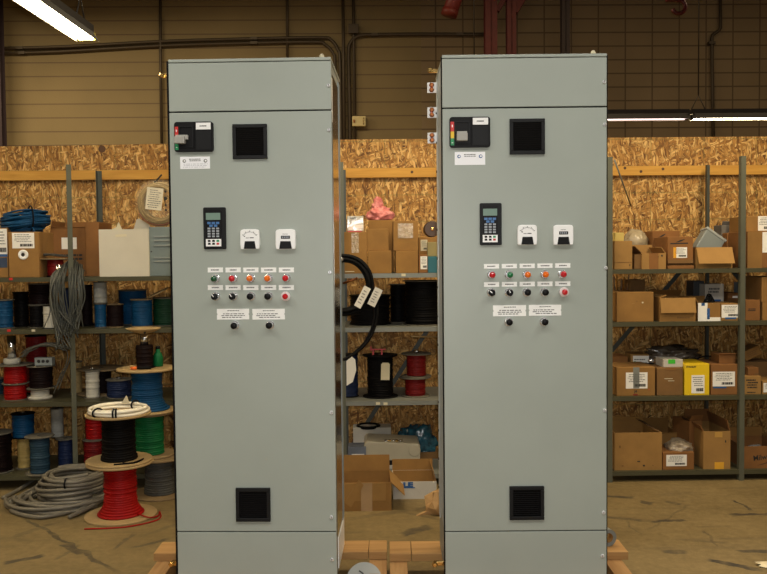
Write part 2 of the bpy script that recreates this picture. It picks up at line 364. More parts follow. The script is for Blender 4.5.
# ---- services on and before the block wall
CONDM = mat('dark conduit paint', (.075, .055, .035), .5, .3, var=.1)
REDST = mat('dark red steel paint', (.14, .016, .010), .55, var=.15)
DARKST = mat('dark brown steel paint', (.045, .025, .02), .55, var=.15)
def wallpt(px, py, v=WV-.06): u, z = on_v(px, py, v); return S(u, v, z)
def smooth(pts, k=10):
    pts = [Vector(p) for p in pts]; out = []
    for i in range(len(pts)-1):
        p0, p1, p2, p3 = pts[max(i-1, 0)], pts[i], pts[i+1], pts[min(i+2, len(pts)-1)]
        for j in range(k):
            t = j/k; out.append(.5*((2*p1)+(-p0+p2)*t+(2*p0-5*p1+4*p2-p3)*t*t+(-p0+3*p1-3*p2+p3)*t**3))
    return out+[pts[-1]]
def conduit(lab, px, r, mt=CONDM, v=WV-.05, clamps=(), sm=True, grp='conduits on the block wall'):
    pts = [wallpt(a, b, v) for a, b in px]
    o = T('conduit', lab, 'conduit', pts[0], 0, grp)
    q = smooth(pts, 6) if sm else pts
    MB().tube([p-pts[0] for p in q], r, 8).build('pipe', mt, o)
    for a, b in clamps:
        p = wallpt(a, b, v)-pts[0]
        MB().box(p.x-.05, p.x+.05, p.y-.01-r, p.y+.05, p.z-.02, p.z+.02).build('clamp', mt, o)
    return o
conduit('upper of two dark conduits running left behind the hanging lamp, bending down', [(-6, 48.3), (60, 46.8), (160, 41.5), (240, 39), (318, 37.5), (331, 40), (338, 50), (340, 62), (341.3, 140), (342, 200)], .024, clamps=[(20, 48), (254, 38.6)])
conduit('lower of two dark conduits running left, ending at second bend', [(-6, 53.5), (60, 51.5), (160, 45.8), (240, 43.3), (314, 42), (325, 44.5), (333, 53), (335, 66), (336, 140), (336.4, 200)], .024, clamps=[(22, 53), (254, 43)])
conduit('straight dark vertical conduit right behind top left corner of the left cabinet', [(160, -62), (160.6, 60), (161.8, 150)], .022, sm=False)
conduit('thin dark vertical conduit rising behind the middle of the left cabinet', [(287, -62), (287.4, 75)], .02, sm=False)
conduit('straight vertical conduit rising left of the small junction box', [(342.3, -62), (343.5, 60), (345, 200)], .024, sm=False, v=WV-.1)
conduit('dark conduit bending right towards the red column', [(350.5, 190), (349.4, 100), (348.6, 54), (350.5, 43), (358, 36.3), (372, 34.8), (420, 34.2), (484, 34.6)], .027, clamps=[(375, 34.8), (460, 34.4)])
conduit('vertical conduit carrying a dark junction box beside light switch', [(353, -62), (353.6, 30), (355.5, 190)], .022, sm=False)
p = wallpt(353.5, 29, WV-.08); MB().box(-.075, .075, -.04, .04, -.07, .07, c=.008).build('junction_box', CONDM, loc=p, rz=PS)
tag(bpy.data.objects['junction_box'], 'small dark junction box on the vertical conduit above left cabinet', 'electrical box')
conduit('dark vertical conduit with a jog above the right ceiling lamp', [(720, -62), (720.4, 28), (719, 30.5), (712.5, 35), (711.7, 38), (712.5, 90), (713.6, 160)], .025, sm=False, clamps=[(711.6, 43)])
p = wallpt(359, 121.5, WV-.06)
sw = T('light_switch', 'cream switch box on block wall just right of left cabinet top', 'switch', p, PS)
MB().box(-.1, .1, -.04, .06, -.075, .075, c=.012).build('cover_plate', mat('aged cream plastic', (.72, .60, .30), .4, var=.1), sw)
MB().box(-.085, -.06, -.055, -.04, -.02, .02).build('toggle', COPPER, sw); MB().box(.06, .075, -.048, -.04, -.05, .05).build('edge_trim', BRASS, sw)
# steel columns in front of the wall
def column(lab, px, w, v, mt, arms=()):
    u, _ = on_v(px, 30, v); b = S(u, v, 0)
    o = T('steel_column', lab, 'column', b, PS, 'steel columns behind the partition')
    m_ = MB(); h = 6.6
    m_.box(-w/2, w/2, -w/2, -w/2+.015, .02, h); m_.box(-w/2, w/2, w/2-.015, w/2, .02, h); m_.box(-.01, .01, -w/2, w/2, .02, h)
    m_.build('shaft', mt, o); MB().box(-w, w, -w, w, 0, .02).build('base_plate', mt, o)
    for (xa, ya, xb, yb, t) in arms:
        ua, za = on_v(xa, ya, v); ub, zb = on_v(xb, yb, v)
        MB().tube([(ua-u, 0, za), (ub-u, 0, zb), (ub-u+(ub-ua)*3, 0, zb+(zb-za)*3)], t, 4, smooth=False).build('knee_brace', mt, o)
column('wide dark red steel column, leftmost above right cabinet', 490.5, .17, WV-.6, REDST, [(497, 11, 506, -4, .05)])
column('dark red steel column with diagonal brace, second from the left', 511, .13, WV-.6, REDST, [(514, 12, 525, -6, .075)])
column('dark brown steel column, rightmost above the right cabinet', 565, .115, WV-.6, DARKST)
column('dark purple brown column at left edge of the photo', -4, .16, WV-.4, mat('dark plum steel paint', (.035, .018, .022), .6, var=.1))
v = WV-1.6; u, z = on_v(451, 12, v)
o = T('vent_pipe', 'red sloping pipe end hanging from the roof above right cabinet', 'pipe', S(u, v, z), PS)
MB().tube([(-.02, 0, -.02), (.06, 0, .2), (.5, .2, 1.6), (.9, .3, 5.2-z+1.38)], .1, 14, smooth=True).build('pipe_length', mat('bright red pipe paint', (.16, .02, .018), .5, var=.1), o)
MB().tube([(-.03, 0, -.045), (-.005, 0, .03)], .108, 14).build('end_cap', REDST, o)
# chain hoist hook
v = 3.2; u, z = on_v(677, 3, v)
o = T('hoist_hook', 'dark red hoist hook hanging above the right ceiling lamp', 'hook', S(u, v, z), PS)
HM = mat('dark red hook paint', (.11, .012, .012), .45, var=.1)
MB().tube([(.07*cos(a)+.02, 0, -.04+.07*sin(a)) for a in [PI*.6-k*PI*1.5/12 for k in range(13)]], .022, 8).build('hook', HM, o)
MB().box(-.11, .06, -.05, .05, .02, .14, c=.015).build('hook_block', HM, o)
MB().tube([(-.03, 0, .1), (-.03, 0, 6.6-z)], .012, 6).build('chain', HM, o)

# ---- hanging fluorescent fittings
TUBE = mat('lit fluorescent tube', (1, 1, 1), .4, var=0, emit=((1., .86, .60), 26))
TUBE2 = mat('dimmer lit fluorescent tube', (1, .95, .95), .4, var=0, emit=((1., .78, .74), 2.2))
REFL = mat('white enamel reflector', (.62, .58, .48), .45, var=.03)
HOOD = mat('dusty dark reflector back', (.03, .024, .02), .7, var=.1)
WIREM = mat('dark hanger wire', (.05, .04, .03), .5, var=.05)
def lamp(lab, loc, rz, tube, L=2.44, ends=(.12, 2.32), hold=None):
    o = T('fluorescent_lamp', lab, 'lamp', loc, rz, 'hanging fluorescent lamps')      # x along the fitting, hung from z
    w = .072
    pr = [(-w, .0), (-.04, .06), (.04, .06), (w, .0)]
    vs = []; fs = []
    for x in (0, L):
        vs += [(x, y, z) for y, z in pr]
    fs = [(0, 1, 5, 4), (1, 2, 6, 5), (2, 3, 7, 6)]
    in_ = MB().add([(x, y*.985, z-.003) for x, y, z in vs], fs); in_.build('reflector', REFL, o)
    h = MB().add(vs, fs); h.box(0, L, -.04, .04, .061, .105); h.build('housing', HOOD, o)
    for sy in (-.035, .035):
        MB().tube([(.03, sy, .016), (L-.03, sy, .016)], .015, 10).build('tube', tube, o)
    for x in (.005, L-.025):
        MB().box(x, x+.02, -.055, .055, .0, .05).build('lamp_holder', hold or mat('yellowed lamp holder', (.6, .5, .12), .5, var=.05), o)
    for x in ends:
        MB().tube([(x-.075, 0, .105), (x, 0, .26), (x+.075, 0, .105)], .006, 5).build('hanger_loop', WIREM, o)
        MB().tube([(x, 0, .26), (x, 0, 6.6-loc[2])], .007, 5).build('hanger_wire', WIREM, o)
    return o
e = on_z(88, 41.5, 3.0)
lamp('bright hanging fluorescent lamp running towards the camera at top left', Vector((e.x, e.y, 3.0)), -PI/2-.02, TUBE)
v = 3.4; u, z = on_v(690, 119.3, v)
lamp('hanging fluorescent lamp with brighter tubes at the right edge above partition', S(u+.01, v, z), PS, TUBE, ends=(.08, 2.32), hold=HOOD)
lamp('dimmer hanging fluorescent lamp just right of the right cabinet top', S(u-2.46, v, z), PS, TUBE2, ends=(.12,), hold=HOOD)

# ------------------------------------------------------------------ shelving
LV = {'R': dict(A=1.466, B=1.104, C=.591, D=.074), 'L': dict(A=1.452, B=1.0985, C=.604, D=.103), 'M': dict(A=1.455, B=1.087, C=.583, D=.075)}
POSTM = mat('post paint with light baked in', (.105, .108, .075), .5, .1, var=.1)  # front post colour lightened to imitate the light they catch
PALEM = mat('shelf paint with highlight baked in', (.20, .21, .185), .45, .1, var=.1)  # middle shelves lightened: the flash highlight on their lips is in the colour
def shelving(lab, i0, i1, lv, ztf, ztr, xbr):
    o = T('steel_shelving', lab, 'shelving', S(i0*BAY, 0, 0), PS, 'olive grey steel shelving units'); n = i1-i0
    for i in range(n+1):
        x = i*BAY; s = 1 if i < n else -1
        for y, zt in ((0., ztf), (SD, ztr)):
            m_ = MB(); x = i*BAY+(.014 if y and i0 < 0 else 0)
            if y == 0: m_.box(x-.0165, x+.0165, -.006, -.003, 0, zt); m_.box(x-.0165*s-.0015, x-.0165*s+.0015, -.003, .032, 0, zt)
            else: m_.box(x-.0165, x+.0165, SD+.003, SD+.006, 0, zt); m_.box(x-.0165*s-.0015, x-.0165*s+.0015, SD-.032, SD+.003, 0, zt)
            m_.build('post', POSTM if y == 0 else SHELFB, o)
    for i in range(n):
        for z in lv.values():
            m_ = MB().box(i*BAY+.002, (i+1)*BAY-.002, 0, SD, z-.0025, z)
            m_.box(i*BAY+.002, (i+1)*BAY-.002, -.0015, .0015, z-.03, z); m_.box(i*BAY+.002, (i+1)*BAY-.002, SD-.0015, SD+.0015, z-.03, z)
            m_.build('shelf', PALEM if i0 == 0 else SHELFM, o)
        if i in xbr:
            a, b = i*BAY, (i+1)*BAY
            for s in (1,):
                p, q = ((a, lv['D']), (b, lv['A'])) if i0 == 0 else ((a, .62), (b, 1.66)) if i == 0 else ((a, 1.66), (b, .62))
                L = math.hypot(q[0]-p[0], q[1]-p[1]); an = math.atan2(q[1]-p[1], q[0]-p[0])
                MB().box(0, L, -.0015, .0015, -.016, .016, Matrix.Translation((p[0], SD+.01+.004*s, p[1])) @ Matrix.Rotation(-an, 4, 'Y')).build('cross_brace', SHELFB, o)
    return o
shL = shelving('steel shelving unit of wire spools left of the left cabinet', -3, -1, LV['L'], 2.208, 2.225, ())
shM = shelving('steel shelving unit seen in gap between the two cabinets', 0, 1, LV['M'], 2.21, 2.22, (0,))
shR = shelving('steel shelving unit of cardboard boxes right of the right cabinet', 2, 4, LV['R'], 2.2305, 2.233, (0, 1))
# thin brace rod beside the first post of the right unit
u0, za = on_v(614.5, 160, .3); u1, zb = on_v(631, 206, .66)
MB().tube([(u0-2*BAY, .3, za), (u1-2*BAY, .66, zb)], .006, 6).build('brace_rod', mat('grey rod steel', (.3, .3, .26), .4, .5, var=.05), shR)
# red and cream stickers on the left shelf lips
for px, py, m_ in ((11, 279, RED), (9, 330.5, RED), (33.5, 330.5, CREAM)):
    u, z = on_v(px, py, -.002); MB().box(u+3*BAY-.012, u+3*BAY+.012, -.004, -.0015, z-.008, z+.008).build('shelf_sticker', m_, shL)
for px, py, lab in ((403.5, 275, None), (378, 403.5, None), (385.5, 403.8, None)):
    u, z = on_v(px, py, -.002); MB().box(u-.014, u+.014, -.004, -.0015, z-.009, z+.009).build('shelf_sticker', CREAM, shM)
# ------------------------------------------------------------------ the two control cabinets
ZB, CW, CD, CH_ = .1407, .71, .4647, 2.299
ZS, ZT = .3596-.1407, 2.2116-.1407
RX = Matrix.Rotation(PI/2, 4, 'X')                     # lathe axis z -> points to -y (towards the viewer)
def face(x, y, z): return Matrix.Translation((x, y, z)) @ RX
PRONG = 0
def cabinet(lab, cx, cy, a, D):
    o = T('control_cabinet', lab, 'cabinet', (cx, cy, ZB), a, 'grey control cabinets')
    ex, ey = Vector((cos(a), sin(a), 0)), Vector((-sin(a), cos(a), 0)); org = Vector((cx, cy, ZB))
    def cf(px, py, yo=0.):
        d = ray(px, py); t = ((org-CAM).dot(ey)+yo)/d.dot(ey); p = CAM+d*t-org; return p.dot(ex), p.z
    def rect(x0, y0, x1, y1, yo=0.):
        p, q, r_, s_ = cf(x0, y0, yo), cf(x1, y1, yo), cf(x0, y1, yo), cf(x1, y0, yo)
        return (p[0]+r_[0])/2, (q[0]+s_[0])/2, (r_[1]+q[1])/2, (p[1]+s_[1])/2     # x0,x1,z0,z1
    W2 = CW/2
    MB().box(-W2+.004, W2-.004, .022, CD, .0, CH_-.014, c=.004).build('frame', GREYD, o)
    MB().box(-W2-D['gl'], W2+D['gask'], .010, .024, .002, CH_-.004).build('gasket', RUBBER, o)
    MB().box(-W2, W2, -.003, CD+.003, CH_-.013, CH_, c=.003).build('top_cap', GREY, o)
    g = .004
    MB().box(-W2, W2, 0, .02, ZT+g, CH_-.016, c=.0025).build('top_panel', GREY, o)
    MB().box(-W2, W2, 0, .02, ZS+g*.6, ZT-g*.6, c=.0025).build('door', GREY, o)
    MB().box(-W2, W2, 0, .02, .002, ZS-g*.6, c=.0025).build('plinth_panel', GREY, o)
    # sides: galvanised skin, blue grey rear post, white lower skirt
    s = D['side']; xs = s*(W2-.004)
    def sidebox(name, m_, y0, y1, z0, z1, th=.002): MB().box(min(xs, xs+s*th), max(xs, xs+s*th), y0, y1, z0, z1).build(name, m_, o)
    if s > 0:
        sidebox('side_panel', GALV, .075, CD-.10, .17, CH_-.06)
        sidebox('rear_post', BLUEST, CD-.085, CD-.002, .15, CH_-.03, .003)
        sidebox('side_sticker', PAPER, .03, .07, CH_-.27, CH_-.08, .003)
        sidebox('side_skirt', WHITEP, .12, CD-.02, .01, .15, .003)
    else:
        sidebox('side_panel', mat('blue grey side sheet', (.38, .45, .50), .4, var=.05), .09, CD-.09, .20, CH_-.02)
        sidebox('rear_post', mat('pale galvanised post', (.50, .55, .56), .35, .2, var=.1), CD-.08, CD-.002, .16, CH_-.02, .003)
        sidebox('side_flange', WHITEP, .03, .085, .10, CH_-.12, .003)
        for k in range(14):
            z = .3+k*.14; MB().lathe([(.006, 0), (.006, .004)], 8, Matrix.Translation((xs-.003, CD-.04, z)) @ Matrix.Rotation(-PI/2, 4, 'Y')).build('post_hole', INK, o)
    for (px, py) in D['lugtop']:
        x, z = cf(px, py); MB().lathe([(.011, 0), (.011, .008), (.006, .016), (0.001, .018)], 10, Matrix.Translation((x, .014, CH_))).build('top_lug', CREAM, o)
    # vents
    for q in D['vents']:
        x0, x1, z0, z1 = rect(*q); f = MB().ring(x0, x1, z0, z1, .016, -.014, 0).build('vent_frame', BLACK2, o, bevel=.002)
        b = MB().box(x0+.016, x1-.016, -.003, -.0003, z0+.016, z1-.016)
        b.build('vent_backing', RUBBER, f)
        n = 13; l = MB(); dz = (z1-z0-.034)/n
        for k in range(n):
            z = z0+.017+dz*(k+.5)
            l.box(x0+.017, x1-.017, -.0014, .0014, -dz*.42, dz*.42, Matrix.Translation((0, -.0075, z)) @ Matrix.Rotation(.6, 4, 'X'))
        l.build('vent_slats', BLACK, f)
    # main disconnect
    x0, x1, z0, z1 = rect(*D['disc']); w, h = x1-x0, z1-z0
    d = MB().prism(rr(x0, x1, z0, z1, .012), -.016, 0)
    d = d.build('disconnect_switch', BLACK, o, bevel=.002)
    MB().box(x0+.52*w, x0+.535*w, -.018, -.016, z0+.04*h, z1-.04*h).build('divider', RUBBER, d)
    MB().ring(x0+.12*w, x0+.50*w, z0+.14*h, z1-.14*h, .005, -.021, -.016).build('handle_well', BLACK2, d)
    MB().box(x0+.56*w, x1-.05*w, -.019, -.016, z0+.06*h, z1-.30*h, c=.001).build('cover_plate', BLACK2, d)
    pl = MB().box(x0+.57*w, x1-.055*w, -.0195, -.016, z1-.265*h, z1-.04*h).build('legend_plate', WHITEP, d)
    lw = .37*w
    lt = printed(x0+.66*w, x1-.16*w, z1-.175*h, z1-.125*h, -.0195, 1, 4, .95, .8); lt.build('lettering', GINK, d)
    for m_, c0, c1 in ((GRN, .07, .30), (YEL, .30, .52), (RED, .52, .84)):
        MB().box(x0+.025*w, x0+.11*w, -.0185, -.016, z0+c0*h, z0+c1*h).build('position_strip', m_, d)
    mk = MB(); mk.box(x0+.055*w, x0+.078*w, -.0192, -.0185, z0+.66*h, z0+.74*h); mk.box(x0+.05*w, x0+.085*w, -.0192, -.0185, z0+.14*h, z0+.16*h); mk.build('position_mark', WHITEP, d)
    hx0, hx1, hz0, hz1 = rect(*D['handle'])
    hd = MB().box(hx0, hx1, -.045, -.016, hz0, hz1, c=.003); hd.box(hx0+.002, hx1+D['tab']*.012, -.03, -.016, hz1-.012, hz1+.008, c=.002)
    hd.build('switch_handle', HANDLE, d)
    # maker plate
    x0, x1, z0, z1 = rect(*D['plate']); w, h = x1-x0, z1-z0
    p = MB().box(x0, x1, -.0012, 0, z0, z1).build('maker_plate', mat('white printed plate', (.92, .93, .95), .4, var=.02), o)
    for fx, r1, r2 in ((.14, .0075, .004), (.85, .008, .0045)):
        MB().lathe([(r1, 0), (r1, .0004)], 12, face(x0+fx*w, -.0012, z0+.65*h)).build('emblem', BINK if s < 0 else GINK, p)
        MB().lathe([(r2, 0), (r2, .0008)], 10, face(x0+fx*w+.001, -.0012, z0+.66*h)).build('emblem_centre', WHITEP, p)
    printed(x0+.30*w, x1-.30*w, z0+.60*h, z1-.14*h, -.0012, 2, 7, .95).build('lettering', GINK, p)
    if D['fine']: printed(x0+.06*w, x1-.06*w, z0+.08*h, z0+.46*h, -.0012, 3, 8, .9, .28).build('lettering', mat('faint grey ink', (.42, .43, .45), .7, var=0), p)
    # operator keypad
    x0, x1, z0, z1 = rect(*D['hmi'], -.012); w, h = x1-x0, z1-z0
    k = MB().prism(rr(x0, x1, z0, z1, .006), -.012, 0).build('operator_keypad', BLACK2, o, bevel=.002)
    kx0, kx1 = x0+.14*w, x1-.22*w; kw = kx1-kx0
    MB().prism(rr(kx0-.03*w, kx1+.03*w, z0+.06*h, z1-.06*h, .004), -.017, -.012).build('keypad_unit', BLACK, k)
    sc_ = MB().box(kx0, kx1, -.0185, -.017, z0+.70*h, z1-.135*h).build('display', LCD, k)
    def key(fx, fz, kw_, kh, m_, nm):
        X, Z = kx0+fx*kw, z0+fz*h; MB().box(X-kw_/2, X+kw_/2, -.0195, -.017, Z-kh/2, Z+kh/2, c=.0008).build(nm, m_, k)
    for fx in (.2, .5, .8): key(fx, .625, .0145, .010, BLUEK, 'arrow_key')
    for fx in (.34, .66): key(fx, .56, .0145, .010, BLUEK, 'arrow_key')
    for r_ in range(4):
        for fx in (.2, .5, .8): key(fx, .495-.062*r_, .0125, .0075, GREYK, 'number_key')
    MB().box(kx0-.02*w, kx1+.02*w, -.0178, -.017, z0+.07*h, z0+.245*h).build('key_field', WHITEP, k)
    for r_, cols in ((0, (BLACK, BLACK, GRN)), (1, (BLACK, BLACK, RED))):
        for fx, m_ in zip((.2, .5, .8), cols): key(fx, .20-.068*r_, .0115, .0085, m_, 'command_key')
    # two panel meters
    for i, q in enumerate(D['meters']):
        x0, x1, z0, z1 = rect(*q, -.012); w, h = x1-x0, z1-z0
        poly = [(x0+.03*w, z0), (x1-.03*w, z0), (x1, z0+.25*h), (x1-.01*w, z1-.12*h), (x1-.06*w, z1-.03*h), (x1-.2*w, z1), (x0+.2*w, z1), (x0+.06*w, z1-.03*h), (x0+.01*w, z1-.12*h), (x0, z0+.25*h)]
        mt = MB().prism(poly, -.022, 0).build('panel_meter', WHITEP, o, bevel=.004)
        tz = [(x0+.19*w, z0+.015*h), (x1-.19*w, z0+.015*h), (x1-.25*w, z0+.40*h), (x0+.25*w, z0+.40*h)]
        MB().prism(tz, -.025, -.022).build('meter_cover', BLACK, mt, bevel=.001)
        dl = MB(); xc = (x0+x1)/2
        if i == 0:
            for j in range(13):
                t = PI*.18+j*PI*.64/12; R = .36*w; L = .05*w if j % 3 else .09*w
                c0 = Vector((xc+cos(t)*R, 0, z0+.50*h+sin(t)*R*.95)); dl.box(-.0011, .0011, -.0226, -.022, 0, L, Matrix.Translation(c0) @ Matrix.Rotation(-(t-PI/2), 4, 'Y'))
            dl.box(xc-.2*w, xc-.05*w, -.0226, -.022, z0+.55*h, z0+.575*h); dl.box(xc, xc+.2*w, -.0226, -.022, z0+.55*h, z0+.59*h); dl.box(xc-.30*w, xc-.24*w, -.0226, -.022, z0+.62*h, z0+.67*h)
            dl.build('dial_marks', INK, mt)
        else:
            MB().box(xc-.22*w, xc+.22*w, -.0235, -.022, z0+.52*h, z0+.67*h).build('digital_display', BLACK, mt)
            for j in range(4): dl.box(xc-.17*w+j*.09*w, xc-.12*w+j*.09*w, -.0242, -.0235, z0+.55*h, z0+.64*h)
            dl.build('digits', GREYK, mt); printed(xc-.15*w, xc+.15*w, z0+.73*h, z0+.78*h, -.022, 1, 3).build('lettering', GINK, mt)
    # legends and pilot devices
    seed = 0
    def legend(q, rows):
        nonlocal seed; seed += 1
        x0, x1, z0, z1 = rect(*q); w, h = x1-x0, z1-z0
        poly = [(x0, z0), (x1, z0), (x1, z0+h*.38), (x1-w*.02, z0+h*.5), (x1, z0+h*.62), (x1, z1), (x0, z1), (x0, z0+h*.62), (x0+w*.02, z0+h*.5), (x0, z0+h*.38)]
        p = MB().prism(poly, -.002, 0).build('legend_plate', mat('engraved white plate', (.92, .92, .88), .4, var=.02), o)
        if rows > 1:
            printed(x0+.30*w, x1-.30*w, z0+.76*h, z0+.90*h, -.002, 1, seed, .95, .55).build('lettering', GINK, p)
            printed(x0+.10*w, x1-.10*w, z0+.12*h, z0+.62*h, -.002, 3, seed+50, .75, .45).build('lettering', GINK, p)
        else: printed(x0+.2*w, x1-.2*w, z0+.32*h, z0+.68*h, -.002, 1, seed, .9, .7).build('lettering', GINK, p)
    for q in D['legends']: legend(q, 1)
    for q in D['plates']: legend(q, 3)
    def device(px, py, kind, m_):
        pr = .048 if kind == 'lamp' else .042
        x, z = cf(px, py, -pr)
        nm = {'lamp': 'pilot_light', 'sel': 'selector_switch', 'push': 'push_button', 'mush': 'mushroom_button'}[kind]
        b = MB().lathe([(.0195, 0), (.0195, .007), (.0185, .009), (.016, .011), (.0155, .026), (.0145, .028)], 16, face(x, 0, z), smooth=False); b = b.build(nm, CHROME, o)
        if kind == 'lamp': MB().lathe([(.0135, .028), (.0135, .040), (.0122, .045), (.008, .048), (.001, .0492)], 18, face(x, 0, z)).build('lens', m_, b)
        elif kind == 'push': MB().lathe([(.014, .028), (.014, .038), (.0125, .041), (.001, .0415)], 18, face(x, 0, z)).build('button_cap', BLACK, b)
        elif kind == 'sel':
            MB().lathe([(.0145, .028), (.0145, .036), (.0135, .038), (.001, .038)], 18, face(x, 0, z)).build('knob', BLACK, b)
            mx = Matrix.Translation((x, 0, z)) @ Matrix.Rotation(m_, 4, 'Y')
            MB().box(-.0045, .0045, -.049, -.036, -.014, .014, mx, c=.0015).build('grip', BLACK, b)
            MB().box(-.0018, .0018, -.0498, -.0488, 0, .013, mx).build('pointer', WHITEP, b)
        else:
            MB().lathe([(.021, .022), (.021, .028), (.0195, .030), (.012, .030)], 20, face(x, 0, z)).build('guard_ring', mat('milky guard ring', (.72, .62, .60), .3, var=0), b)
            MB().lathe([(.012, .030), (.0125, .040), (.0105, .044), (.001, .0445)], 18, face(x, 0, z)).build('button_cap', REDL, b)
    for q in D['dev']: device(*q)
    for px, py in D['latch']:
        x, z = cf(px, py)
        l = MB().lathe([(.0085, 0), (.0085, .003), (.0065, .006), (.006, .008)], 12, face(x, 0, z)).build('latch', ZINC, o)
        MB().box(x-.0012, x+.0012, -.0084, -.0078, z-.005, z+.005).build('latch_slot', INK, l)
    # joining brackets standing out at the rear edge
    for (x0, y0, x1, y1, kind) in D['brk']:
        by = CD-.04 if y0 < 300 else .09
        a0 = cf(x0, y1, by); a1 = cf(x1, y0, by)
        side = -1
        if kind == 'w':
            b = MB().box(a0[0], -W2+.006, CD-.044, CD-.038, a0[1], a1[1], c=.001).build('joining_bracket', WHITEP, o)
            hz = a1[1]-a0[1]
            for fz in (.27, .73):
                MB().lathe([(.0125, 0), (.0125, .007), (.009, .010), (.008, .016)], 6, face(a0[0]+.021, CD-.044, a0[1]+fz*hz), smooth=False).build('bracket_bolt', COPPER, b)
        else:
            b = MB().box(a0[0]+.012, -W2+.006, by-.01, by+.008, a0[1]+.004, a1[1]-.004, c=.002).build('joining_bracket', BRASS, o)
            MB().lathe([(.013, 0), (.013, .014), (.009, .018)], 6, face(a0[0]+.014, by-.01, (a0[1]+a1[1])/2), smooth=False).build('bracket_bolt', BRASS, b)
    return o
L5 = [207.8+17.75*k for k in range(5)]
cabinet('tall grey control cabinet on the left, green lens first in its lamp row', -.5918, 3.6809, -.025, dict(
    gl=.011, gask=-.004, side=1, lugtop=[(321.5, 57)], vents=[(233, 124.4, 267.4, 159.3), (236.3, 487.5, 270.7, 520.9)], disc=(175.1, 122.2, 213.9, 152.2),
    handle=(176.7, 137.6, 187, 144.6), tab=1, plate=(180.2, 156.7, 210, 168.9), fine=True, hmi=(203.3, 207.3, 225.8, 249.3),
    meters=[(240.4, 229.2, 260, 249.2), (275.6, 229.2, 296, 249.2)],
    legends=[(x, 267.5, x+15.2, 272.4) for x in L5]+[(x, 285.1, x+15.2, 290) for x in L5], plates=[(217, 308.8, 249.2, 319.5), (252.4, 308.8, 284.9, 319.5)],
    dev=[(213.3, 278.9, 'lamp', GREENL), (231.2, 278.7, 'lamp', REDL), (249, 278.5, 'lamp', ORANGEL), (266.8, 278.4, 'lamp', ORANGEL), (285, 278.3, 'lamp', REDL),
         (214, 296.8, 'sel', -.7), (231.7, 296.7, 'sel', -.5), (249.6, 296.6, 'push', 0), (267.2, 296.6, 'push', 0), (285, 296.5, 'mush', 0),
         (233.4, 326, 'push', 0), (268.6, 325.8, 'push', 0)],
    latch=[(328.6, 85.5), (329, 130), (330, 272.3), (331.3, 412.5), (331.5, 517), (332, 559.3)],
    brk=[(160.3, 73, 170, 79, 'b'), (169.5, 559.5, 178, 566, 'b')]))
R5 = [483.9+17.8*k for k in range(5)]
cabinet('tall grey control cabinet on the right, red lens first in its lamp row', .5983, 3.661, .0023, dict(
    gl=.005, gask=.006, side=-1, lugtop=[(594, 54)], vents=[(509.4, 119, 544.5, 154.6), (509.3, 485.8, 543.8, 519.2)], disc=(449.3, 117.3, 489.9, 147.8),
    handle=(456, 134, 466.8, 141.9), tab=-.15, plate=(454.7, 151.9, 485.2, 164.9), fine=False, hmi=(479.9, 203, 501.8, 245.2),
    meters=[(517.2, 224.8, 537, 244.9), (553, 224.8, 573.2, 244.9)],
    legends=[(x, 264-.2*k, x+15.2, 268.6-.2*k) for k, x in enumerate(R5)]+[(x, 282.1-.2*k, x+15.2, 286.8-.2*k) for k, x in enumerate(R5)],
    plates=[(493, 305.2, 526, 316.2), (528.8, 304.8, 561.2, 315.6)],
    dev=[(492.6, 275, 'lamp', REDL), (510.3, 274.9, 'lamp', GREENL2), (528.3, 274.8, 'lamp', ORANGEL), (546.2, 274.6, 'lamp', ORANGEL), (564.2, 274.3, 'lamp', REDL),
         (492.2, 292.8, 'sel', -.9), (510.2, 292.7, 'sel', -.4), (528.2, 292.6, 'push', 0), (546, 292.5, 'push', 0), (565, 292.2, 'mush', 0),
         (509.8, 322.5, 'push', 0), (545.5, 322.3, 'push', 0)],
    latch=[(604, 82), (604.6, 124.5), (605.6, 268), (604.6, 410.2), (603.4, 512.4), (602.3, 555.7)],
    brk=[(427, 68, 441, 73.6, 'b'), (427.2, 82.5, 441, 93, 'w'), (427.4, 107.2, 441, 118, 'w'), (427.6, 132.6, 441, 143.4, 'w'), (431.5, 560, 444, 566, 'b')]))

# ------------------------------------------------------------------ pallets under them
def pallet(lab, x0, x1, pieces, sx, back):
    o = T('wooden_pallet', lab, 'pallet', ((x0+x1)/2, 3.1, 0), 0, 'pallets under the cabinets'); h = (x1-x0)/2
    for y in (0., .45):
        MB().box(-h, h, y, y+.145, .1025, .1405, c=.003).build('deck_board', LUMP, o)
    yb, ye = back[0]-3.1, back[1]-3.1
    for a, b in pieces: MB().box(a-(x0+x1)/2+.0015, b-(x0+x1)/2-.0015, yb, ye, .1025, .1405, c=.003).build('deck_board', LUMP, o)
    for x in sx: MB().box(x-(x0+x1)/2-.042, x-(x0+x1)/2+.042, .0, 4.17-3.1, 0, .102, c=.003).build('stringer', LUMY, o)
    return o
pL0, pL1 = on_z(154.4, 552, .14).x, on_z(388, 553, .14).x-.004
pR0, pR1 = pL1+.010, on_z(627, 550, .14).x
jl = on_z(368.7, 548, .14).x; jr = on_z(411, 548, .14).x
pallet('pine pallet under the left cabinet', pL0, pL1, [(pL0, jl), (jl, pL1)], [pL0+.06, (pL0+pL1)/2, pL1-.044], (4.03, 4.195))
pallet('pine pallet under the right cabinet', pR0, pR1, [(pR0, jr), (jr, pR1)], [pR0+.044, (pR0+pR1)/2, pR1-.075], (4.0, 4.18))
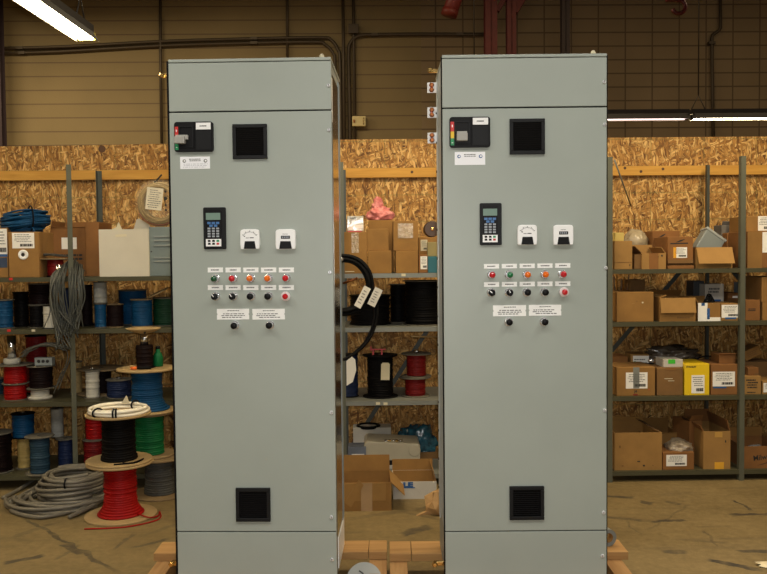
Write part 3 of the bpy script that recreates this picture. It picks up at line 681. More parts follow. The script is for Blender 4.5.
# round grey plate leaning inside the left pallet
DISC = mat('grey round plate enamel', (.33, .34, .30), .5, var=.06)
e = on_z(362, 612, 0)
pc = T('round_plate', 'round grey steel plate leaning on left pallet between the cabinets', 'plate', (-.122, 3.80, .0), 0)
mx = Matrix.Translation((0, .0, .0)) @ Matrix.Rotation(-.5, 4, 'X') @ Matrix.Translation((0, 0, .083)) @ RX
MB().lathe([(.083, 0), (.083, .006)], 36, mx).build('disc', DISC, pc)
MB().box(-.045, -.02, -.0075, -.006, .02, .026, Matrix.Rotation(-.5, 4, 'X') @ Matrix.Translation((0, 0, .083)) @ Matrix.Rotation(.6, 4, 'Y')).build('slot', INK, pc)
rp = on_z(605, 543, .1405)
tp = T('tape_roll', 'roll of grey tape standing on right pallet beside the right cabinet', 'tape', (rp.x, 4.10, .1405), .25)
prof = [(.024, -.022), (.042, -.022), (.042, .022), (.024, .022), (.024, -.022)]
MB().lathe(prof, 28, Matrix.Translation((0, 0, .042)) @ RX, smooth=False, cap=False).build('roll', TAPEG, tp)
MB().lathe([(.0225, -.021), (.0238, -.021), (.0238, .021), (.0225, .021), (.0225, -.021)], 24, Matrix.Translation((0, 0, .042)) @ RX, cap=False).build('core', CARDS[0], tp)
# ------------------------------------------------------------------ cartons
def carton(lab, x0, yt, x1, v, z0, dep=.30, m=0, yaw=0., open_=False, flaps=(), decals=(), group='cardboard boxes on the right shelves', name='cardboard_box', cat='box', tape=False, hold=None):
    """front face seen between x0 and x1, top edge at yt, standing at level z0, shelf depth v"""
    mm = CARDS[m] if isinstance(m, int) else m
    u0, zt = on_v(x0, yt, v); u1, _ = on_v(x1, yt, v)
    w, h = u1-u0, zt-z0
    o = T(name, lab, cat, S((u0+u1)/2, v, z0), PS+yaw, group)
    b = MB(); t = .005; H2 = w/2
    if open_:
        b.box(-H2, H2, 0, t, 0, h); b.box(-H2, H2, dep-t, dep, 0, h); b.box(-H2, -H2+t, t, dep-t, 0, h); b.box(H2-t, H2, t, dep-t, 0, h); b.box(-H2+t, H2-t, t, dep-t, 0, t)
        b = b.build('body', mm, o)
    else:
        b.box(-H2, H2, 0, dep, 0, h, c=min(.004, h*.1))
        b = b.build('body', mm, o)
        if tape: MB().box(-.024, .024, -.0008, dep, h-.001, h+.0008).box(-.024, .024, -.0012, .0002, h*(1-tape), h).build('packing_tape', TAPEC, o)
    for f in flaps:                                   # (side, length, angle from upright outwards, material)
        s, L, an = f[:3]; fm = f[3] if len(f) > 3 else mm; sk = f[4] if len(f) > 4 else 0
        k = MB()
        if s in 'fb':
            sg = -1 if s == 'f' else 1; y = .0025 if s == 'f' else dep-.0025
            k.prism([(-H2+.003, 0), (H2-.003, 0), (H2-.003+sk, L), (-H2+.003+sk*.2, L)], -.002, .002, Matrix.Translation((0, y, h)) @ Matrix.Rotation(-sg*an, 4, 'X'))
        else:
            sg = -1 if s == 'l' else 1
            k.box(-.002, .002, .004, dep-.004, 0, L, Matrix.Translation((sg*(H2-.0025), 0, h)) @ Matrix.Rotation(sg*an, 4, 'Y'))
        k.build('flap', fm, o)
    for i, dcl in enumerate(decals):
        kind, a, c, e, g = dcl[:5]; xa, xb, za, zb = -H2+a*w, -H2+c*w, e*h, g*h
        if kind == 'label':
            p = MB().box(xa, xb, -.0008, .0002, za, zb).build('shipping_label', dcl[5] if len(dcl) > 5 else PAPER, o)
            lw, lh = xb-xa, zb-za
            printed(xa+.08*lw, xb-.08*lw, za+.38*lh, zb-.07*lh, -.0008, 5, len(lab)+i, .75, .35).build('printed_lines', GINK, p)
            printed(xa+.35*lw, xb-.08*lw, za+.10*lh, za+.30*lh, -.0008, 1, len(lab)+i+5, 1, .85).build('barcode', INK, p)
            if len(dcl) > 6: MB().box(xa, xa+dcl[6]*lw, -.0010, -.0008, za, zb).build('label_band', dcl[7], p)
        elif kind == 'mark': printed(xa, xb, za, zb, -.0002, dcl[5], len(lab)+i, dcl[6] if len(dcl) > 6 else .9, .6).build('printed_lines', dcl[7] if len(dcl) > 7 else INK, o)
        elif kind == 'patch': MB().box(xa, xb, -.0014, .0002, za, zb).build(dcl[6] if len(dcl) > 6 else 'sticker', dcl[5], o)
        elif kind == 'text': text(dcl[5], (zb-za), dcl[6], o, ((xa+xb)/2, -.0006, (za+zb)/2), rot=dcl[7] if len(dcl) > 7 else (PI/2, 0, 0), bold=.0006, sx=dcl[8] if len(dcl) > 8 else 1.)
        elif kind == 'swoosh':
            lw, lh = xb-xa, zb-za; s_ = MB()
            s_.prism([(xa+.30*lw, za+.35*lh), (xa+.55*lw, za+.75*lh), (xa+.85*lw, zb), (xa+.68*lw, za+.6*lh), (xa+.52*lw, za+.4*lh)], -.0006, .0002)
            s_.prism([(xa, za), (xb, za+.05*lh), (xb, za+.28*lh), (xa, za+.22*lh)], -.0006, .0002); s_.build('carton_logo', INK, o)
    o['h'] = h
    return o
def drop(o):
    del o['h']
# ------------------------------------------------------------------ spools
def spool_at(lab, loc, rw, h, wm, fm, rf, th=.008, rz=0, top=True, ridge=.012, name='wire_spool', group='wire spools on the left shelves', taper=0., end=None, core=None, core_r=.03, fmt=None, rt=None):
    o = T(name, lab, 'spool', loc, rz, group); g = random.Random(len(lab)*7+int(h*1e4))
    MB().lathe([(rf-.002, 0), (rf, .002), (rf, th-.002), (rf-.002, th)], 30).build('flange', fm, o)
    z1 = h-th if top else h
    n = max(4, int((z1-th)/ridge)); pr = [(rw*.55, th)]; dz = (z1-th)/n
    for i in range(n):
        k = rw*(1+g.uniform(-.035, .02)-taper*(i/n if taper > 0 else 0)) ; zb = th+dz*i
        if taper < 0: k *= 1+(-taper)*max(0, 1-i/(n*.3))**2
        pr += [(k*.965, zb+.0005), (k, zb+dz*.3), (k, zb+dz*.7), (k*.965, zb+dz-.0005)]
    pr.append((rw*.55, z1)); MB().lathe(pr, 26).build('wire_winding', wm, o)
    if top:
        r2 = rt or rf
        MB().lathe([(r2-.002, z1), (r2, z1+.002), (r2, h-.002), (r2-.002, h)], 30).build('flange', fmt or fm, o)
        MB().lathe([(.016, h), (.016, h+.0015), (.012, h+.0015)], 14).build('hub_hole', INK, o)
    if core: MB().lathe([(core_r, h), (core_r, h+core), (core_r*.8, h+core)], 20).build('core', SILV, o)
    if end:
        MB().tube(smooth(end, 5), .0045, 6).build('loose_end', wm, o)
    return o
def spool(lab, x0, yt, x1, v, z0, wm, fm=FIBRE, rf=1.25, **k):
    ym = yt
    u0, zt = on_v(x0, yt, v); u1, _ = on_v(x1, yt, v); rw = (u1-u0)/2
    spool_at(lab, S((u0+u1)/2, v, z0), rw, max(zt-z0, .03), wm, fm, rw*rf, **k)
    return zt
R, Lh, Mh = LV['R'], LV['L'], LV['M']

# ================= right unit, top shelf
G1 = 'cardboard boxes on the top right shelf'
carton('tall brown box leftmost on the top right shelf, against the post', 614.3, 241, 632.4, .03, R['A'], .28, 2, decals=[('patch', 0, 1, .24, .26, CARDS[3], 'lid_seam'), ('patch', .84, .88, .12, .18, INK, 'stamp')], group=G1)
u, z = on_v(619.5, 241, .07)
tag(MB().box(-.031, .031, 0, .10, 0, .058, c=.004).build('yellow_block', mat('pale yellow foam', (.62, .47, .13), .8, var=.1), loc=S(u, .07, z), rz=PS), 'small pale yellow block on top of the leftmost top shelf box', 'block')
bgm = mat('cloudy clear plastic film', (.50, .42, .28), .25, var=.15, alpha=.72, bump=.4, bscale=22)
u, z = on_v(637.5, 252, .36)
carton('low brown box at the back of top right shelf carrying a plastic bag', 624, 252.5, 650, .31, R['A'], .2, 3, group=G1)
tag(blob(.085, .08, .105, .22, 1.8, 3).build('plastic_bag', bgm, loc=S(u, .41, z+.001), rz=PS), 'bulging clear plastic bag behind leftmost boxes on the top right shelf', 'bag', 'plastic bags and film')
c = carton('low open box with tape strip, second from left on top right shelf', 642, 253.3, 666, .03, R['A'], .27, 2, open_=True, flaps=[('b', .06, .15), ('l', .07, .8, CARDS[3]), ('r', .05, -.6)],
       decals=[('patch', .30, .68, 0, 1, CARDS[1], 'brown_tape'), ('patch', .80, .86, .78, .9, INK, 'stamp'), ('patch', .66, .69, .74, .8, INK, 'stamp')], group=G1)
carton('dark low box squeezed beside the taped box on top right shelf', 634.3, 254.5, 641.5, .05, R['A'], .25, 3, group=G1)  # separate dark box standing in for the taped box's darker side face
carton('brown box with black swoosh logo standing behind the taped box', 652.5, 231, 680, .33, R['A'], .24, 1, decals=[('swoosh', .10, .56, .78, .93), ('mark', .12, .35, .60, .66, 1)], group=G1)
c = carton('flat shallow brown tray under the labelled logo box', 667.6, 265.6, 694, .04, R['A'], .3, 1, group=G1)
carton('brown box with logo and yellow-edged label, middle of top right shelf', 667.8, 236.8, 693.2, .05, R['A']+c['h']+.0155, .28, 1,
       decals=[('swoosh', .10, .80, .72, .92), ('label', .22, .76, .20, .60, PAPER, .22, mat('orange label print', (.75, .35, .02), .6, var=0)), ('patch', 0, 1, .0, .13, CARDS[3], 'lower_seam')], group=G1)
us, zs_ = on_v(680.5, 265, .06)
tag(MB().box(-.082, .082, 0, .24, 0, .0148).build('gap_filler', CARDS[3], loc=S(us, .08, R['A']+c['h']+.0002), rz=PS), 'dark filler painting the gap between the shallow tray and labelled logo box', 'gap filler')  # dark sheet stands in for the shaded gap between tray and box
c = carton('open brown box with front flap folded out, right end of top right shelf', 696, 247.5, 732.5, .05, R['A'], .28, 2, open_=True, flaps=[('f', .122, 2.72, CARDS[2]), ('b', .08, .5)], group=G1)
u, z = on_v(708, 250, .20)
jb = T('enclosure_case', 'grey plastic case lying tilted in the open box on top right shelf', 'enclosure', S(u-.035, .175, z-.02), PS)
mx = Matrix.Rotation(.62, 4, 'Y') @ Matrix.Rotation(-.2, 4, 'X')
JM = mat('grey case plastic', (.20, .225, .22), .45, var=.05)
MB().box(-.075, .085, 0, .09, .0, .16, mx, c=.008).build('body', JM, jb); MB().box(-.08, .09, -.004, .094, .157, .176, mx, c=.004).build('lid', mat('pale case lid', (.34, .36, .34), .4, var=.05), jb)
carton('brown box at the back right corner of top right shelf, beside post', 727, 233, 741, .36, R['A'], .2, 1, group=G1)
u, z = on_v(728, 240, .33)
carton('grey box standing at the back behind the open flap box', 721.5, 225, 734, .44, R['A'], .14, mat('grey card', (.15, .135, .115), .8, var=.2), group=G1, flaps=[('f', .03, .5)])
c = carton('large brown box with lettering strip right of the last post, top shelf', 747.5, 231.5, 780, .05, R['A'], .4, 1,
           decals=[('patch', .0, .45, .0, 1, CARDS[0], 'face_strip'), ('patch', .46, .62, .42, .98, PAPER, 'strip_label'), ('mark', .48, .60, .45, .96, 12, .8), ('patch', .62, .66, 0, .4, CARDS[2], 'edge_wear')], group=G1)
c2 = carton('brown box with white label on top of large box, far right', 746.5, 216, 785, .11, R['A']+c['h'], .28, 0, decals=[('label', .30, .66, .06, .98)], group=G1)

# ================= right unit, second shelf
G2 = 'cardboard boxes on the second right shelf'
c = carton('large plain brown box leftmost on the second right shelf', 616.8, 292.2, 653.7, .03, R['B'], .30, 0, decals=[('patch', .68, .72, .62, .67, CREAM, 'scuff'), ('patch', .40, .48, .60, .62, CARDS[2], 'scuff'), ('patch', .52, .56, .68, .70, CARDS[3], 'scuff')], group=G2)
carton('dull brown box standing behind the large plain box, second right shelf', 630, 280, 645, .36, R['B'], .2, 3, group=G2)
carton('dark low box at the back of second right shelf, centre', 655, 293, 668, .36, R['B'], .2, 3, group=G2)
bl = T('bracket_bundle', 'bundle of shiny metal strips standing behind large plain box', 'metal strips', S(on_v(623, 300, .40)[0], .42, R['B']), PS)
for k in range(6):
    MB().box(-.004, .004, -.006, .006, 0, .30+.02*sin(k*2.1), Matrix.Translation((-.035+k*.013, .012*(k % 2), 0)) @ Matrix.Rotation(-.10+.05*k, 4, 'Y')).build('metal_strip', BRASS if k % 2 else SILV, bl)
c = carton('brown box with front flap hanging down, second right shelf', 659.8, 298, 695.6, .03, R['B'], .30, 0, open_=True, flaps=[('f', .105, 2.92, CARDS[2]), ('b', .07, -.9), ('l', .05, -1.2)], decals=[('mark', .45, .85, .10, .22, 1, .9, CARDS[3])], group=G2)
carton('dark grey box at back of second right shelf beside white sheet box', 693.5, 281, 704.5, .42, R['B'], .14, mat('dark slate box', (.045, .05, .055), .6, var=.1), group=G2)
c = carton('white box with blue print standing at back of second right shelf', 705, 284, 724, .318, R['B'], .16, WHITEC, decals=[('mark', .12, .8, .72, .9, 2, .8, GINK), ('patch', .38, .84, .34, .54, BINK, 'blue_print'), ('mark', .3, .9, .12, .28, 2, .9, BINK)], group=G2)
c = carton('white and brown open box with blue panels, second right shelf', 698, 303, 720.5, .03, R['B'], .28, 0, open_=True, flaps=[('l', .04, .5), ('b', .04, -.5)],
           decals=[('patch', 0, .42, 0, 1, PAPER, 'white_panel'), ('patch', .42, 1, 0, .20, PAPER, 'white_edge'), ('patch', .40, .52, .10, .70, BINK, 'blue_print'), ('patch', .15, .3, .84, 1., BINK, 'blue_print'), ('text', .18, .36, .42, .62, 'n', INK)], group=G2)
u, z = on_v(709, 302, .16)
hk = T('cable_bundle', 'tangle of dark cables poking from the white and brown box', 'cables', S(u, .16, R['B']+.006), PS)
mb = MB()
for k in range(9):
    a = rnd.uniform(0, 6.28); rr_ = .045; h = .13+.03*rnd.random()
    mb.tube(smooth([(rr_*cos(a), rr_*sin(a), 0), (rr_*.9*cos(a+.5), rr_*.9*sin(a+.5), h*.8), (rr_*.3*cos(a+1.5), rr_*.3*sin(a+1.5), h+.015), (-.7*rr_*cos(a+.5), -.7*rr_*sin(a+.5), h*.85)], 4), .005, 5)
mb.build('cables', BLACK, hk)
c = carton('brown box covered by a large white label, second right shelf by post', 721.3, 303.5, 740, .03, R['B'], .26, 0, decals=[('label', .02, .98, .18, .92), ('patch', .2, .8, .10, .20, BINK, 'blue_band')], group=G2)
carton('small brown box with white sticker behind the large white label box', 728, 293, 740.5, .31, R['B'], .2, 1, decals=[('patch', .36, .86, .4, .88, PAPER, 'sticker'), ('patch', .5, .75, .5, .75, INK, 'emblem')], group=G2)
carton('brown box with two lines of print right of last post, second shelf', 745.6, 300, 760.2, .03, R['B'], .28, 1, decals=[('mark', .15, .7, .45, .6, 2, .95)], group=G2)
c = carton('lower plain brown box at the right edge, second shelf', 762.6, 302.3, 790, .03, R['B'], .3, 0, group=G2)
carton('upper plain brown box at the right edge, second shelf', 761.8, 277, 790, .03, R['B']+c['h'], .3, 0, group=G2)
lb = T('louvred_case', 'grey louvred metal case behind boxes right of the last post', 'case', S(on_v(754, 300, .38)[0], .38, R['B']), PS)
MB().box(-.085, .085, 0, .15, 0, .25, c=.004).build('body', BLUEST, lb)
for k in range(6): MB().box(-.06, .06, -.005, .001, .09+.024*k, .099+.024*k).build('louvre', mat('pale louvre edge', (.2, .22, .22), .5, var=.05), lb)

# ================= right unit, third shelf
G3 = 'cardboard boxes on the third right shelf'
c = carton('brown box with grey tape over its white label, third right shelf', 616.6, 367.5, 655.2, .03, R['C'], .30, 0, decals=[('label', .24, .80, .26, .82), ('patch', .43, .59, .27, 1.0, TAPEG, 'grey_tape'), ('text', .42, .57, .10, .22, 'J4', INK), ('patch', .43, .55, .02, .07, mat('dark red ink', (.2, .02, .01), .7, var=0), 'stamp'), ('patch', .83, .85, .2, .24, RED, 'stamp')], group=G3)
carton('low brown box at back left of the third right shelf', 613.5, 356.5, 628, .36, R['C'], .2, 1, group=G3)
c = carton('white labelled box at the back behind the grey-taped box', 631, 354.5, 649, .36, R['C'], .2, 2, yaw=-.08, decals=[('label', .12, .98, .08, .96), ('patch', .16, .28, .5, .8, GRN, 'green_print')], group=G3)
c = carton('plain scuffed brown box, second on the third right shelf', 657.2, 368, 683, .03, R['C'], .28, 3, decals=[('patch', .28, .60, .60, .62, CREAM, 'scuff'), ('patch', .42, .66, .52, .54, CREAM, 'scuff'), ('patch', .36, .74, .92, 1, CARDS[1], 'tape_stain')], group=G3)
c = carton('white box with bright green label on the plain scuffed box', 663.5, 359.5, 683, .06, R['C']+c['h'], .16, WHITEC, decals=[('patch', .24, .60, .45, 1., mat('bright green label', (.06, .55, .04), .5, var=0), 'green_label')], group=G3)
c = carton('yellow box with white label on the third right shelf', 684.6, 364, 709.5, .03, R['C'], .27, YELC, decals=[('label', .28, .80, .06, .64), ('text', .08, .45, .87, .94, 'STANLEY', INK, (PI/2, 0, 0), 1.1)], group=G3)
carton('dark reddish box lid edge behind the yellow box', 684.5, 360.2, 697, .33, R['C'], .2, 1, group=G3)
c = carton('brown box with wide white label and blue band, third right shelf', 711.2, 364.5, 737.6, .03, R['C'], .28, 1, decals=[('label', .06, .90, .28, .76), ('patch', .08, .58, .22, .27, BINK, 'blue_band')], group=G3)
carton('small brown box on top of the wide labelled box by post', 719.2, 354.5, 735.8, .08, R['C']+c['h'], .14, 1, flaps=[('f', .02, 1.2)], group=G3)
cb = T('cable_bundle', 'loose loops of dark cable on back of third right shelf', 'cables', S(on_v(706, 362, .32)[0], .33, R['C']), PS)
mb = MB()
for k in range(7):
    a = k*.9; mb.tube([(.09*cos(t)+.03*sin(a), .035*sin(t)*cos(a), .165+.03*sin(a)+.045*sin(t)*sin(a+1)) for t in [2*PI*q/20 for q in range(20)]], .0045, 5, closed=True)
mb.tube([(0, 0, 0), (0, 0, .17)], .05, 10); mb.build('cable_loops', BLACK, cb)
film = mat('dark stretch film', (.10, .08, .06), .22, var=.3, bump=.6, bscale=18, spec=.7)
carton('closed brown box hidden behind at the back, carrying dark film heap', 650, 359, 684, .34, R['C'], .2, 3, group=G3)
u, z = on_v(668, 359.5, .44)
tag(blob(.17, .085, .058, .6, 2.6, 8).build('plastic_film', film, loc=S(u+.02, .44, z+.001), rz=PS), 'crumpled dark plastic film heaped at back of the third right shelf', 'plastic film', 'plastic bags and film')
u, z = on_v(653, 361, .2)
cl = T('cable_clamp', 'small bright metal clamp beside the green labelled box', 'clamp', S(u, .24, R['C']), PS)
MB().tube([(0, 0, 0), (0, 0, z-R['C']-.02)], .02, 8).build('stem', BLACK, cl); MB().lathe([(.001, 0), (.02, .008), (.024, .02), (.014, .032), (.001, .036)], 12, Matrix.Translation((0, 0, z-R['C']-.02))).build('clamp_head', CHROME, cl)
c = carton('small brown box with black print lines right of last post, third shelf', 744.2, 376.3, 761.3, .03, R['C'], .22, 2, decals=[('mark', .1, .8, .32, .85, 4, .8), ('mark', .14, .66, .07, .16, 1, 1)], group=G3)
carton('tiny brown box on the box with black print lines', 748.2, 367.6, 758.8, .07, R['C']+c['h'], .1, 1, decals=[('patch', .6, .95, .05, .3, CARDS[3], 'worn_corner')], group=G3)
carton('white labelled box cut by the right edge, third shelf', 762.6, 381, 785, .03, R['C'], .22, 2, decals=[('label', .04, .6, .15, .85)], group=G3)
c = carton('tall dark brown box at the back right of the last post, third shelf', 743, 362, 775, .30, R['C'], .2, 3, group=G3)
o = T('cardboard_box', 'brown box lying tilted on the back boxes, third shelf right edge', 'box', S(on_v(744.5, 361, .32)[0]+.012, .32, R['C']+c['h']+.002), PS, G3)
mx = Matrix.Rotation(-.42, 4, 'Y'); MB().box(0, .13, 0, .14, 0.0, .07, mx, c=.003).build('body', CARDS[0], o)
printed(.02, .11, .015, .055, -.001, 3, 5, .8, .4).build('printed_lines', CARDS[3], o).matrix_local = mx

# ================= right unit, bottom shelf
G4 = 'cardboard boxes on the bottom right shelf'
c = carton('large open brown box leftmost on the bottom right shelf', 614.5, 433, 662, .03, R['D'], .40, 2, open_=True, flaps=[('b', .035, -.1), ('r', .06, -1.2, CARDS[3])], decals=[('patch', .60, .64, .10, .14, INK, 'stain'), ('patch', .48, .54, .22, .245, INK, 'stain'), ('patch', .15, .19, .11, .13, CARDS[3], 'stain'), ('patch', .1, .13, .6, .66, CARDS[3], 'stain'), ('patch', .8, .82, .11, .13, CARDS[3], 'stain')], group=G4)
c = carton('tall open brown box at back of the bottom right shelf', 643, 434, 680, .33, R['D'], .24, 0, open_=True, flaps=[('b', .07, .02), ('f', .01, .4)], group=G4)
c = carton('small box with white label in front on bottom right shelf', 663.2, 452.5, 694.2, .02, R['D'], .24, 1, decals=[('label', .10, .76, .22, .86)], group=G4)
u, z = on_v(679, 452.5, .12)
tag(blob(.085, .085, .055, .3, 2.3, 12).build('plastic_bag', mat('dusty clear film', (.30, .24, .17), .3, var=.25, bump=.5, bscale=20), loc=S(u, .135, z+.001), rz=PS), 'crumpled clear plastic bag on the small labelled bottom shelf box', 'bag', 'plastic bags and film')
c = carton('tall open box with green dot flap, right on bottom right shelf', 703.5, 431.5, 730.5, .03, R['D'], .36, 2, open_=True, flaps=[('l', .045, .5, CARDS[1]), ('b', .09, .05, CARDS[1]), ('r', .08, -.25, CARDS[1])],
           decals=[('patch', .42, .76, .0, .18, mat('orange sticker', (.75, .38, .03), .6, var=.05), 'orange_sticker'), ('patch', .42, .70, .84, .98, mat('faded orange sticker', (.50, .28, .06), .7, var=.05), 'orange_sticker'), ('patch', .80, .84, .70, .76, INK, 'stain')], group=G4)
u, z = on_v(693, 441, .05)
carton('brown open box standing on edge left of the green dot box', 688.5, 421, 703, .20, R['D'], .2, 1, open_=True, yaw=.25, flaps=[('f', .05, .5)], decals=[('patch', .55, .9, .38, .58, mat('green sticker', (.05, .36, .03), .6, var=0), 'green_sticker')], group=G4)
carton('dark box edge behind the green dot box by post', 731, 432, 738.5, .38, R['D'], .18, 3, group=G4)
c = carton('open brown box with black script lettering, bottom shelf right edge', 743.5, 446.5, 785, .03, R['D'], .34, 1, open_=True, flaps=[('b', .07, -.1, CARDS[0])],
           decals=[('text', .25, .95, .36, .70, 'Milwaukee', INK, (PI/2, -.12, 0), .95)], group=G4)
sw_ = MB().prism([(-.055, -.02), (.01, -.006), (.04, .006), (.06, .016), (.02, .004), (-.0, -.010)], -.0006, .0002); sw_.build('logo_stroke', INK, c).location = (.0, 0, .04)
pt = T('metal_parts', 'shiny chrome fitting lying in the open script lettered box', 'metal part', S(on_v(754, 440, .12)[0], .13, R['D']+.0065), PS)
MB().tube([(-.03, 0, .105), (.05, .01, .115)], .026, 14).build('barrel', CHROME, pt); MB().tube([(-.055, -.01, .10), (-.03, 0, .105)], .016, 12).build('nozzle', BLACK, pt)
MB().tube([(.01, 0, 0), (.01, 0, .10)], .02, 10).build('stand_leg', BLACK, pt)

# ================= middle unit, top shelf
GM = 'boxes on the middle shelves'
c = carton('brown box with clear tape patch, leftmost on middle top shelf', 340.8, 232, 367, .05, Mh['A'], .30, 0, decals=[('patch', .40, .68, .50, .98, TAPEC, 'clear_tape'), ('patch', .15, .5, .04, .06, CREAM, 'scuff')], group=GM)
MB().box(-.04, .052, .0, .04, c['h'], c['h']+.006).build('red_edge_tape', RED, c)
c2 = carton('white plastic wrapped packet with black lettering on leftmost middle box', 347, 216, 363.5, .10, Mh['A']+c['h']+.0065, .10, mat('crinkled clear wrapper', (.50, .47, .38), .12, var=.25, scale=18, bump=.35, bscale=30, spec=.9), decals=[('text', .05, .65, .78, .93, 'HAG', INK, (PI/2, 0, 0), 1.25), ('patch', .06, .34, .06, .30, PAPER, 'white_panel'), ('patch', .5, .98, .18, .42, PAPER, 'white_panel')], group=GM, name='wrapped_packet', cat='packet')
b1 = carton('lower plain brown box left of centre, middle top shelf', 368, 250.8, 391.5, .04, Mh['A'], .26, 0, group=GM)
carton('upper plain brown box left of centre, middle top shelf', 366.8, 229, 388.5, .06, Mh['A']+b1['h'], .2, 0, yaw=.02, group=GM)
b2 = carton('tall brown box behind under the pink bag, middle top shelf', 368.8, 220.2, 393.5, .34, Mh['A'], .18, 0, group=GM)
u, z = on_v(380.5, 220, .42)
pk = T('plastic_bag', 'crumpled pink plastic bag on boxes of the middle top shelf', 'bag', S(u, .425, z+.001), PS, 'plastic bags and film')
PINK = mat('pink plastic film', (.72, .16, .15), .32, var=.3, col2=(.9, .36, .33), scale=24, bump=.7, bscale=24)
blob(.090, .06, .058, .5, 2.3, 4).build('bag', PINK, pk)
t_ = blob(.034, .03, .06, .5, 2.4, 9, 4).build('bag_neck', PINK, pk); t_.location = (-.018, 0, .066)
b3 = carton('lower plain brown box right of centre, middle top shelf', 395.6, 250.8, 418, .04, Mh['A'], .26, 0, group=GM)
carton('upper brown box with shiny clear tape, middle top shelf', 393.2, 221, 418, .05, Mh['A']+b3['h'], .24, 0, decals=[('patch', .18, .80, .42, .92, TAPEC, 'clear_tape'), ('mark', .22, .78, .46, .88, 5, .7, PAPER)], group=GM)  # the paper-white dashes are glare painted on the tape, not print
b4 = carton('small box with barcode label, lower right of middle top shelf', 418.6, 254.5, 427.6, .05, Mh['A'], .24, 1, decals=[('label', .2, .95, .2, .9)], group=GM)
b5 = carton('teal box at right end of the middle top shelf', 428, 256.5, 445, .04, Mh['A'], .24, TEAL, group=GM)
b6 = carton('orange brown box with cream label above the barcode box, middle shelf', 418.4, 237.2, 446, .12, Mh['A']+max(b4['h'], b5['h'])+.0015, .22, 0, decals=[('label', .08, .32, .2, .85, CREAM)], group=GM)
carton('olive card box in front on the teal box, middle shelf', 427.6, 242, 447, .05, Mh['A']+b5['h'], .066, mat('olive card', (.27, .22, .09), .8, var=.1), group=GM)
u, z = on_v(429, 228, .22)
tb = T('brown_drum', 'dark bronze drum lying on its side atop the orange brown box', 'drum', S(u+.02, .18, Mh['A']+max(b4['h'], b5['h'])+b6['h']+.0025), PS)
MB().lathe([(.052, 0), (.056, .004), (.056, .14), (.052, .144)], 24, Matrix.Translation((0, .144, .057)) @ RX).build('body', mat('bronze drum shell', (.075, .045, .03), .4, .4, var=.1), tb)
MB().lathe([(.013, 0), (.013, .005), (.004, .006)], 14, Matrix.Translation((0, 0, .057)) @ RX).build('hub', BRASS, tb)

# ================= middle unit, drums and spools
GS = 'wire spools on the middle shelves'
spool('large black cable drum at right of the middle second shelf', 404.5, 280.5, 441, .22, Mh['B'], W_BLK, FIBRE, 1.12, th=.006, group=GS, ridge=.016)
spool('narrow black cable drum left of large drum, middle second shelf', 390, 284, 406, .42, Mh['B'], W_BLK, FIBRE, 1.1, th=.006, group=GS)
spool('squat black cable drum behind hanging coil, middle second shelf', 350, 295, 390, .30, Mh['B'], W_BLK, RUBBER, 1.05, th=.006, group=GS)
spool('black wire spool with cream tag, centre of middle third shelf', 367, 354.5, 393, .20, Mh['C'], W_BLK, RUBBER, 1.36, th=.008, group=GS)
bk = bpy.data.objects
sp = [o for o in bk if o.get('label', '').startswith('black wire spool with cream tag')][0]
uu, zz = on_v(388, 366, .10); p0 = sp.matrix_basis.inverted() @ S(uu, .08, zz)
tgm = MB().prism([(-.030, -.06), (.030, -.06), (.030, .05), (.02, .062), (-.02, .062), (-.030, .05)], -.001, .001); tg_ = tgm.build('paper_tag', CREAM, sp); tg_.location = (.037, -.105, .19)
tg_.rotation_euler = (.06, .03, .05)
u, z = on_v(378, 352, .2)
rs = T('red_bracket', 'small red bracket lying on top of the cream tagged black spool', 'bracket', S(u, .18, on_v(380, 354.5, .20)[1]+.0005), PS)
for x in (-.04, .02): MB().box(x, x+.012, -.006, .006, 0, .035).build('foot', RED, rs)
MB().box(-.05, .055, -.01, .01, .035, .043).build('bar', RED, rs); MB().box(-.055, -.045, -.01, .01, .03, .06).build('end_lip', RED, rs)
z1 = spool('lower red wire spool of the pair on the middle third shelf', 405, 376.5, 425.5, .20, Mh['C'], W_DRED, FIBRE, 1.42, th=.008, group=GS, rt=.11)
spool('upper red wire spool of the pair on the middle third shelf', 406.5, 353, 426, .20, z1+.0005, W_DRED, FIBRE, 1.55, th=.008, group=GS, core=.022, core_r=.018)
spool('dark navy wire drum at left end of the middle third shelf', 338, 354, 358, .22, Mh['C'], W_NAVY, RUBBER, 1.05, th=.006, group=GS)
u0, z0_ = on_v(411, 336.4, .05); u1, z1_ = on_v(444, 337.2, .12)
hb = (Mh['B'])
tag(MB().tube([(0, 0, 0), ((u1-u0), .07, (z1_-z0_))], .006, 8).build('wooden_dowel', PLY, loc=S(u0, .05, z0_), rz=PS), 'thin pale dowel sticking out under the middle second shelf', 'dowel')
# hanging coil of black cable
u, z = on_v(343.5, 285, -.06)
ck = T('cable_coil', 'hanging coil of thick black cable with white tags beside left cabinet', 'cable', S(u, -.075, z), PS, 'coils of cable')
mb = MB(); g = random.Random(3)
for k in range(8):
    r_ = .185+.022*(g.random()-.5)+.006*k-.02; ph = g.random()*6; dy = g.uniform(-.022, .022)
    mb.tube([(r_*cos(t)*1.0+.004*sin(3*t+ph), dy+.006*sin(2*t+ph), r_*sin(t)*1.0) for t in [2*PI*q/40 for q in range(40)]], .0085, 7, closed=True)
e_ = [on_v(a, b, -.1) for a, b in [(374, 292), (377.5, 308), (375.5, 325), (368, 341), (356, 353), (344, 360)]]
mb.tube(smooth([(a-u, -.03, b-z) for a, b in e_], 6), .009, 7); mb.tube(smooth([(a-u-.018, -.022, b-z-.004) for a, b in e_], 6), .009, 7)
mb.build('cable', RUBBER, ck)
TG = mat('white paper tag', (.72, .70, .64), .7, var=.08)
